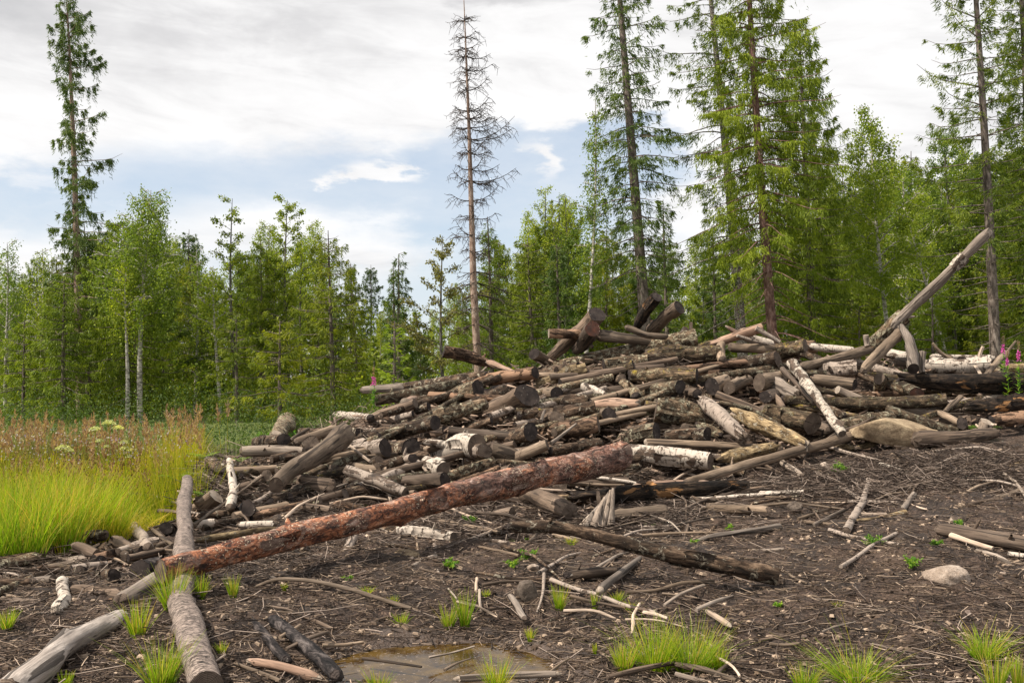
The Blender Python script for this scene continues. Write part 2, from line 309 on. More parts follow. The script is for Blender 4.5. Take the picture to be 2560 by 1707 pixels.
# ---------------------------------------------------------------- numpy value noise and meshes
_rs = np.random.RandomState(5); _T = _rs.rand(4096)
def vnoise(p):
    p = np.asarray(p, float); i = np.floor(p).astype(np.int64); f = p - i; f = f * f * (3 - 2 * f)
    def h(a, b, c): return _T[((a * 73856093) ^ (b * 19349663) ^ (c * 83492791)) & 4095]
    x, y, z = i[..., 0], i[..., 1], i[..., 2]; r = 0
    for dx in (0, 1):
        for dy in (0, 1):
            for dz in (0, 1):
                wgt = (f[..., 0] if dx else 1 - f[..., 0]) * (f[..., 1] if dy else 1 - f[..., 1]) * (f[..., 2] if dz else 1 - f[..., 2])
                r = r + wgt * h(x + dx, y + dy, z + dz)
    return r
def fbm(p, o=4, r=0.55):
    p = np.asarray(p, float); s = 0; a = 1; t = 0
    for k in range(o): s = s + a * (vnoise(p * (2.0 ** k) + 17.3 * k) - 0.5); t += a; a *= r
    return s / t * 2
def make_mesh(name, V, faces, mat, tint=None, smooth=True):
    """faces: list of (n,k) int arrays"""
    me = bpy.data.meshes.new(name); V = np.asarray(V, np.float32)
    me.vertices.add(len(V)); me.vertices.foreach_set('co', V.ravel())
    if not isinstance(faces, (list, tuple)): faces = [faces]
    faces = [np.asarray(f, np.int32) for f in faces if len(f)]
    L = np.concatenate([f.ravel() for f in faces]); tot = np.concatenate([np.full(len(f), f.shape[1], np.int32) for f in faces])
    st = np.concatenate([[0], np.cumsum(tot)[:-1]]).astype(np.int32)
    me.loops.add(len(L)); me.loops.foreach_set('vertex_index', L)
    me.polygons.add(len(tot)); me.polygons.foreach_set('loop_start', st)
    try: me.polygons.foreach_set('loop_total', tot)
    except Exception: pass
    me.polygons.foreach_set('use_smooth', np.full(len(tot), smooth))
    if tint is not None:
        at = me.attributes.new('v', 'FLOAT', 'POINT'); at.data.foreach_set('value', np.asarray(tint, np.float32))
    me.materials.append(M[mat]); me.update(calc_edges=True); me.validate()
    return me
def obj(name, me, parent=None, loc=None, label=None, cat=None, group=None, kind=None):
    o = bpy.data.objects.new(name, me); COL.objects.link(o)
    if loc is not None: o.location = loc
    if parent is not None: o.parent = parent
    if label: o['label'] = label
    if cat: o['category'] = cat
    if group: o['group'] = group
    if kind: o['kind'] = kind
    return o
def quads(n): return np.arange(n * 4, dtype=np.int32).reshape(n, 4)
def ribbons(P0, D, W, L, wd):
    """quads from P0 along D with width vector W"""
    a = P0 - W * wd[:, None] * 0.5; b = P0 + W * wd[:, None] * 0.5; mid = P0 + D * L[:, None]
    c = mid + W * wd[:, None] * 0.18; d = mid - W * wd[:, None] * 0.18
    return np.stack([a, b, c, d], 1).reshape(-1, 3)
def unit(v): return v / (np.linalg.norm(v, axis=-1, keepdims=True) + 1e-9)
def tubes(polys, radii, segs=3, tints=None):
    """many polylines (list of (k,3)) -> verts, quads"""
    V = []; Fc = []; T = []; off = 0
    for q, (p, r) in enumerate(zip(polys, radii)):
        p = np.asarray(p, float); k = len(p); t = unit(np.gradient(p, axis=0))
        up = np.array([0, 0, 1.0]) if abs(t[0, 2]) < 0.9 else np.array([1.0, 0, 0])
        s1 = unit(np.cross(t, up)); s2 = np.cross(t, s1)
        an = np.arange(segs) * 2 * math.pi / segs
        r = np.broadcast_to(np.asarray(r, float), (k,))
        ring = p[:, None, :] + r[:, None, None] * (np.cos(an)[None, :, None] * s1[:, None, :] + np.sin(an)[None, :, None] * s2[:, None, :])
        V.append(ring.reshape(-1, 3))
        i = np.arange(k - 1)[:, None] * segs + np.arange(segs)[None, :]; j = np.arange(k - 1)[:, None] * segs + (np.arange(segs)[None, :] + 1) % segs
        Fc.append(np.stack([i, j, j + segs, i + segs], -1).reshape(-1, 4) + off); off += k * segs
        if tints is not None: T.append(np.full(k * segs, tints[q]))
    return np.concatenate(V), np.concatenate(Fc), (np.concatenate(T) if tints is not None else None)

# ---------------------------------------------------------------- terrain: flat clearing, bank rising right, core of the heap
CT = np.array([  # photo column, foot row, foot distance, crest row, crest distance
 [-900, 1340, 10, 1340, 12], [330, 1340, 10, 1325, 12], [450, 1330, 10, 1190, 12], [600, 1310, 10.3, 1110, 13.5], [800, 1290, 10.8, 1065, 14.5], [950, 1275, 11.2, 1000, 15.5],
 [1150, 1260, 11.7, 945, 16.5], [1400, 1240, 12.2, 890, 17], [1650, 1220, 12.6, 850, 17.3], [1900, 1180, 13, 858, 17.3],
 [2150, 1130, 13.4, 885, 17], [2400, 1095, 13.6, 910, 16.8], [2800, 1090, 13.8, 905, 17], [4200, 1120, 14, 1000, 17]])
def sstep(x): x = np.clip(x, 0, 1); return x * x * (3 - 2 * x)
def height(x, Y, core=0.0):
    x = np.asarray(x, float); Y = np.asarray(Y, float)
    c = x / np.maximum(Y, 0.5) * F + 1280
    yf = np.interp(c, CT[:, 0], CT[:, 1]); Yf = np.interp(c, CT[:, 0], CT[:, 2]); yc = np.interp(c, CT[:, 0], CT[:, 3]); Yc = np.interp(c, CT[:, 0], CT[:, 4])
    zf = CAMZ - (yf - HZ) / F * Yf; zc = CAMZ - (yc - HZ) / F * Yc
    g0 = zf * np.clip((Y - 5.8) / (Yf - 5.8), 0, 1) ** 1.15
    Yf2 = Yf + core; Yc2 = Yc + core * 0.6
    t = np.clip((Y - Yf2) / (Yc2 - Yf2), 0, 1)
    h = zf + (zc - zf) * t - (0.25 if core else 0.0) * sstep(t * 4)
    back = sstep((Y - Yc2) / 4.5)
    h = h * (1 - back) + 0.05 * back
    return np.where(Y < Yf2, np.minimum(g0, zf), h)
def hit(px, py):
    """where the ray through a photo pixel meets the log layer"""
    dx = (px - 1280) / F; dz = -(py - HZ) / F
    Ys = np.arange(3.5, 60, 0.02); z = CAMZ + dz * Ys; h = height(dx * Ys, Ys)
    k = np.argmax(z <= h)
    return Ys[k] if z[k] <= h[k] else 17.0
def at(px, py, Y): return Vector(((px - 1280) / F * Y, Y, CAMZ - (py - HZ) / F * Y))
def ground_z(x, Y):
    x = np.asarray(x, float); Y = np.asarray(Y, float)
    h = height(x, Y, 0.75)
    p = np.stack([x, Y, np.zeros_like(x)], -1)
    dist = np.sqrt(((x - PUD[0]) / 0.66) ** 2 + ((Y - PUD[1]) / 0.50) ** 2)
    calm = sstep((dist - 0.9) / 0.9)
    near = np.clip(1.0 - (Y - 30) / 30, 0.1, 1)
    h = h + (fbm(p * 0.9, 3) * 0.11 + fbm(p * 4.5, 4, 0.6) * 0.075) * (0.25 + 0.75 * calm) * near
    h = h + fbm(p * 14, 3, 0.6) * 0.026 * (0.3 + 0.7 * calm)
    h = h - 0.075 * (1 - sstep((dist - 0.75) / 0.6)) 
    return h
n1, n2 = 620, 560
s = np.linspace(0, 1, n1); Yr = np.concatenate([np.linspace(-3, 4.4, 40), 4.4 * (420 / 4.4) ** (np.linspace(0, 1, n1 - 39)[1:])])
tt = np.linspace(-1, 1, n2); tt = np.sign(tt) * (np.abs(tt) * 0.62 + 0.9 * np.abs(tt) ** 4)
YY, TT = np.meshgrid(Yr, tt, indexing='ij'); XX = TT * (YY + 4.5)
ZZ = ground_z(XX, YY)
idx = np.arange(len(Yr) * n2).reshape(len(Yr), n2)
fq = np.stack([idx[:-1, :-1], idx[:-1, 1:], idx[1:, 1:], idx[1:, :-1]], -1).reshape(-1, 4)
obj('ground', make_mesh('ground', np.stack([XX, YY, ZZ], -1).reshape(-1, 3), fq, 'soil'), kind='structure')
def gz(x, Y): return float(ground_z(np.array([x]), np.array([Y]))[0])
# puddle
an = np.linspace(0, 2 * math.pi, 72, endpoint=False)
rr = 1 + 0.3 * fbm(np.stack([np.cos(an) * 1.5, np.sin(an) * 1.5, an * 0], -1), 3)
pv = [(0, 0, 0)] + [(0.95 * r * math.cos(q), 0.62 * r * math.sin(q), 0) for q, r in zip(an, rr)]
pf = np.array([(0, 1 + i, 1 + (i + 1) % 72) for i in range(72)])
obj('puddle', make_mesh('puddle', pv, pf, 'water'), loc=(PUD[0], PUD[1], -0.052), kind='structure')
# ---------------------------------------------------------------- logs
def log_mesh(pts, r0, r1, mat, seed, rough=0.06, flare=0.0, torn=(0, 0), segs=22, step=0.05, wobble=0.85):
    P = np.array([list(p) for p in pts], float); d = np.linalg.norm(np.diff(P, axis=0), axis=1); cum = np.concatenate([[0], np.cumsum(d)])
    n = int(max(5, min(110, cum[-1] / step))); s = np.linspace(0, cum[-1], n)
    C = np.stack([np.interp(s, cum, P[:, k]) for k in range(3)], -1)
    for _ in range(2 if len(P) > 2 else 0):
        for __ in range(max(1, n // 16)): C[1:-1] = (C[:-2] + C[1:-1] * 2 + C[2:]) / 4
    t = s / cum[-1]; rng = np.random.RandomState(seed)
    rm = (r0 + r1) / 2; wob = fbm(np.stack([s * 1.1 + seed * 3.1, s * 0 + 1.3, s * 0], -1), 2); wob2 = fbm(np.stack([s * 1.1, s * 0 + 8.3 + seed, s * 0], -1), 2)
    wob = wob + .35 * fbm(np.stack([s * 4.0 + seed * 2.1, s * 0 + 5.3, s * 0], -1), 2); C = C + np.stack([wob, wob * 0, wob2], -1) * rm * wobble * np.sin(t * math.pi)[:, None] ** .6
    T = unit(np.gradient(C, axis=0)); up = np.array([0.0, 0, 1.0]) if abs(T[:, 2]).max() < 0.93 else np.array([0, 1.0, 0])
    s1 = unit(np.cross(T, up)); s2 = np.cross(s1, T)
    a = np.arange(segs) * 2 * math.pi / segs
    r = r0 + (r1 - r0) * t + flare * rm * np.clip((t - 0.72) / 0.28, 0, 1) ** 2
    ov = 1 + 0.09 * np.cos(2 * a + rng.rand() * 6)
    S, A = np.meshgrid(s, a, indexing='ij')
    q = np.stack([np.cos(A) * 1.3, np.sin(A) * 1.3, S * (0.5 / max(rm, 0.02)) * 0.35], -1) + seed * 7.7
    bump = fbm(q, 3, 0.6) * rough * 2.8 + fbm(q * 3.3, 3, 0.6) * rough * 1.5 + (fbm(np.stack([s * 1.6, s * 0 + seed, s * 0], -1), 2) * .16)[:, None]
    kn = 0
    for _ in range(rng.randint(1, 6)):
        ks, ka = rng.rand() * cum[-1], rng.rand() * 6.28
        kn = kn + 0.28 * np.exp(-((S - ks) / (rm * 0.7)) ** 2 - ((np.angle(np.exp(1j * (A - ka)))) / 0.4) ** 2)
    RR = (r[:, None]) * ov[None, :] * (1 + bump + kn)
    C2 = np.repeat(C[:, None, :], segs, 1)
    for e, amt in enumerate(torn):
        if amt:
            tt_ = (S / cum[-1]) if e == 0 else 1 - S / cum[-1]
            k = np.clip(1 - tt_ * cum[-1] / (amt * rm * 3), 0, 1)
            C2 = C2 + (T[0] if e == 0 else -T[-1])[None, None, :] * -1 * (k * (fbm(np.stack([np.cos(A) * 3, np.sin(A) * 3, A * 0 + seed], -1), 3, 0.8)) * rm * 2.6 * amt)[..., None]
            RR = RR * (1 - 0.45 * k * amt)
    V = (C2 + RR[..., None] * (np.cos(A)[..., None] * s1[:, None, :] + np.sin(A)[..., None] * s2[:, None, :])).reshape(-1, 3)
    i = np.arange(n - 1)[:, None] * segs + np.arange(segs)[None, :]; j = np.arange(n - 1)[:, None] * segs + (np.arange(segs)[None, :] + 1) % segs
    return V, np.stack([i, i + segs, j + segs, j], -1).reshape(-1, 4), C, T, V.reshape(n, segs, 3)
def cap(ring, nrm, dish, seed, org):
    """a sawn face: rings of vertices closing on the centre, very slightly uneven"""
    c = ring.mean(0); k = len(ring); V = [ring + nrm * 0.002]
    for f in (0.93, 0.72, 0.45, 0.2): 
        v = c + (ring - c) * f; v = v + nrm * (dish * (1 - f * f) + 0.012 * fbm(v * 22 + seed, 2)[:, None] * 0.6)
        V.append(v + nrm * 0.0)
    V.append((c + nrm * dish)[None, :]); V = np.concatenate(V)
    fc = []
    for q in range(4):
        a = np.arange(k) + q * k; b = (np.arange(k) + 1) % k + q * k; fc.append(np.stack([a, b, b + k, a + k], -1))
    a = np.arange(k) + 4 * k; b = (np.arange(k) + 1) % k + 4 * k
    return V, [np.concatenate(fc), np.stack([a, b, np.full(k, 5 * k)], -1)], c
ENDS = {'k': 'edark', 'b': 'ebrown', 'r': 'ered', 'p': 'epale'}
_seed = [0]
PLACED = []
def place_log(name, mat, px, r0, r1, fa=0.0, fb=0.0, end='k', lift=0.0, label='', cat='log', group=None, Y=None, flare=0.0, torn=(0, 0), dy=None, name_end='cut_end', rough=None, stubs=()):
    """px: photo pixels of the axis; r0, r1: half thickness there; fa/fb: how round the sawn face shows at either end"""
    _seed[0] += 1; seed = _seed[0]
    n = len(px)
    cum = [0.0]
    for i in range(1, n): cum.append(cum[-1] + math.hypot(px[i][0] - px[i - 1][0], px[i][1] - px[i - 1][1]))
    if Y is None:
        ya = hit(px[0][0], px[0][1] + r0 * 0.85); yb = hit(px[-1][0], px[-1][1] + r1 * 0.85)
        lat = cum[-1] / F * (ya + yb) / 2
        if fb: yb = yb; ya = yb + max(.75 if fb >= .55 else 0, min(1.15, lat * math.tan(math.asin(min(fb, 0.9)))))
        elif fa: yb = ya + max(.6 if fa >= .55 else 0, min(1.15, lat * math.tan(math.asin(min(fa, 0.9)))))
        ya -= lift; yb -= lift
    else: ya, yb = Y
    pts = [at(x, y, 1 / (1 / ya + (1 / yb - 1 / ya) * c / max(cum[-1], 1e-6))) for (x, y), c in zip(px, cum)]
    R0, R1 = r0 / F * ya, r1 / F * yb
    org = pts[0]; ax = (pts[-1] - pts[0]).normalized(); rot = ax.to_track_quat('Z', 'Y'); inv = rot.inverted()
    loc = [inv @ (p - org) for p in pts]
    if rough is None: rough = 0.035 if mat in ('bare', 'grey', 'pink', 'pale', 'birch') else 0.075
    V, fq, C, T, rings = log_mesh(loc, R0, R1, mat, seed, rough, flare, torn, segs=26 if max(r0, r1) > 17 else 18, wobble=.3 if name in ('leaning_trunk', 'slim_log') else .85)
    PLACED.append((ya, yb, px, label))
    small = max(r0, r1) < 7.5
    if small:
        V2 = [V]; f2 = [fq]; o0 = len(V)
        for ring, s in ((rings[0], -1), (rings[-1], 1)):
            c = ring.mean(0); k = len(ring); V2.append(np.concatenate([ring, c[None]])); a = np.arange(k)
            f2.append(np.stack([a + o0, (a + 1) % k + o0, np.full(k, k + o0)], -1)); o0 += k + 1
        o = obj(name, make_mesh(name, np.concatenate(V2), [f2[0], np.concatenate(f2[1:])], mat), label=label, cat=cat, group=group)
        o.location = org; o.rotation_mode = 'QUATERNION'; o.rotation_quaternion = rot
        return o
    root = obj(name, None, label=label, cat=cat, group=group, loc=org); root.rotation_mode = 'QUATERNION'; root.rotation_quaternion = rot
    body = obj('log_body', make_mesh('log_body', V, fq, mat), root)
    for ring, nr, tn in ((rings[0], -T[0], torn[0]), (rings[-1], T[-1], torn[1])):
        cv, cf, c = cap(ring, nr, 0.006 if not tn else 0.04, seed, org)
        obj(name_end, make_mesh(name_end, cv - c, cf, ENDS[end]), root, loc=Vector(c))
    rng = np.random.RandomState(seed + 99)
    if mat in ('lich', 'mott', 'moss', 'brown', 'birchd', 'birch', 'birchs', 'yellow', 'burnt', 'pine') and max(r0, r1) > 12 and len(C) > 9:
        for _ in range(rng.randint(1, 4) if mat != 'pine' else 7):   # bark lifting off
            i0 = rng.randint(1, max(2, len(C) - 6)); ni = min(rng.randint(3, 8), len(C) - i0 - 1); w_ = rng.randint(3, 7); j0 = rng.randint(0, rings.shape[1])
            if ni < 2: continue
            g_ = []
            for ii in range(ni + 1):
                for jj in range(w_ + 1):
                    rr_ = rings[i0 + ii][(j0 + jj) % rings.shape[1]]; f_ = 1.04 + .42 * (jj / w_) ** 2 * (.4 + rng.rand() * .3) + .05 * rng.rand()
                    g_.append(C[i0 + ii] + (rr_ - C[i0 + ii]) * f_ + T[i0 + ii] * rng.normal(0, .012))
            g_ = np.array(g_); nn_ = len(g_); g2 = np.concatenate([g_, g_ - unit(g_ - np.repeat(C[i0:i0 + ni + 1], w_ + 1, 0)) * .006])
            ii, jj = np.meshgrid(np.arange(ni), np.arange(w_), indexing='ij'); q0 = (ii * (w_ + 1) + jj).ravel(); fq_ = np.stack([q0, q0 + 1, q0 + w_ + 2, q0 + w_ + 1], -1)
            bo = [k for k in range(w_ + 1)] + [k * (w_ + 1) + w_ for k in range(1, ni + 1)] + [ni * (w_ + 1) + k for k in range(w_ - 1, -1, -1)] + [k * (w_ + 1) for k in range(ni - 1, 0, -1)]
            ed = np.array([(bo[k], bo[(k + 1) % len(bo)], bo[(k + 1) % len(bo)] + nn_, bo[k] + nn_) for k in range(len(bo))])
            obj('loose_bark', make_mesh('loose_bark', g2, [np.concatenate([fq_, fq_[:, ::-1] + nn_, ed])], mat), body)
    for (t, ang, ln) in stubs:
        i = int(t * (len(C) - 1)); rl = np.linalg.norm(rings[i] - C[i], axis=1).mean()
        d = unit(rings[i][int(ang * len(rings[i])) % len(rings[i])] - C[i]); d = unit(d + T[i] * 0.5)
        p = np.stack([C[i] + d * rl * 0.6, C[i] + d * (rl + ln * 0.5), C[i] + d * (rl + ln)])
        v, f, _ = tubes([p], [[rl * 0.32, rl * 0.24, rl * 0.16]], 8)
        obj('branch_stub', make_mesh('branch_stub', v, f, mat), body)
    return root
L = place_log
LM = [(1480, 820, 'crossed logs on the crest'), (1680, 790, 'upright crest logs'), (1540, 885, 'long mossy log'), (1322, 985, 'big weathered butt'), (1170, 972, 'thick left shoulder log'), (1194, 1115, 'double birch butt'), (1109, 1172, 'sawn white birch log'),
 (966, 1120, 'white rimmed black end'), (1090, 1057, 'scorched round end'), (830, 1100, 'flared grey trunk'), (588, 1220, 'upright birch stem'), (467, 1260, 'long birch trunk'), (620, 1270, 'charred log'), (900, 1290, 'middle pine trunk'), (1300, 1200, 'upper pine trunk'),
 (500, 1400, 'lower pine trunk end'), (1670, 1140, 'black and white birch log'), (1600, 1235, 'long black barked log'), (1805, 1045, 'torn birch trunk'), (1700, 1030, 'thick scaly log'), (1840, 965, 'row of sawn ends'), (2050, 1000, 'diagonal birch'), (2230, 1060, 'tan boulder'),
 (2280, 870, 'curved grey limb'), (2400, 915, 'clean white birch log'), (2460, 958, 'long dark brown log'), (2390, 1095, 'grooved grey log'), (1950, 1140, 'long brown pole'), (2144, 1260, 'upright birch branch'), (2110, 1166, 'leafy green sprout'), (2367, 1438, 'rounded pale stone'),
 (2450, 1340, 'weathered right edge log'), (1600, 1365, 'long knotty log'), (1550, 1436, 'grey split wedge'), (1495, 1270, 'splintered stump'), (1065, 1336, 'lone white birch log'), (1018, 1387, 'low tan stone'), (1318, 1474, 'angular brown stone'), (1150, 1520, 'paired rush tufts'),
 (1090, 1640, 'puddle'), (1680, 1600, 'big grass tufts'), (780, 1620, 'fire blackened log'), (840, 1465, 'crooked birch pole'), (350, 1425, 'charred black butt'), (155, 1490, 'peeling birch chunk'), (310, 1307, 'black stump face'), (2140, 1650, 'wide spreading tuft'), (2460, 1620, 'bushy corner tuft'),
 (2060, 1320, 'mossy mottled branch'), (1900, 840, 'bare pinkish crest pole'), (2240, 820, 'broken leaning trunk'), (690, 1100, 'pale upright stub'), (1850, 1420, 'knotty log end'), (2300, 1200, 'right bank branches')]
ADJ = {'mott': 'dark blotchy', 'lich': 'pale lichened', 'brown': 'flaking brown', 'dull': 'dull brown', 'bare': 'bare brown', 'moss': 'yellow mossed', 'grey': 'grey weathered', 'birchd': 'banded birch', 'pale': 'pale peeled'}
USED = set()
def where(x, y):
    q = min(LM, key=lambda m: (m[0] - x) ** 2 + ((m[1] - y) * 1.6) ** 2); dx, dy = x - q[0], y - q[1]
    if abs(dx) < 22 and abs(dy) < 14: s = 'right at'
    else: s = ('right of' if dx > 0 else 'left of') if abs(dx) > abs(dy) * 1.8 else ('below' if dy > 0 else 'above') if abs(dy) * 1.0 > abs(dx) * 1.8 else ('below and right of' if dx > 0 and dy > 0 else 'below and left of' if dy > 0 else 'above and right of' if dx > 0 else 'above and left of')
    return ('just ' if abs(dx) + abs(dy) < 70 and s != 'right at' else '') + s + ' the ' + q[2]
HG = None
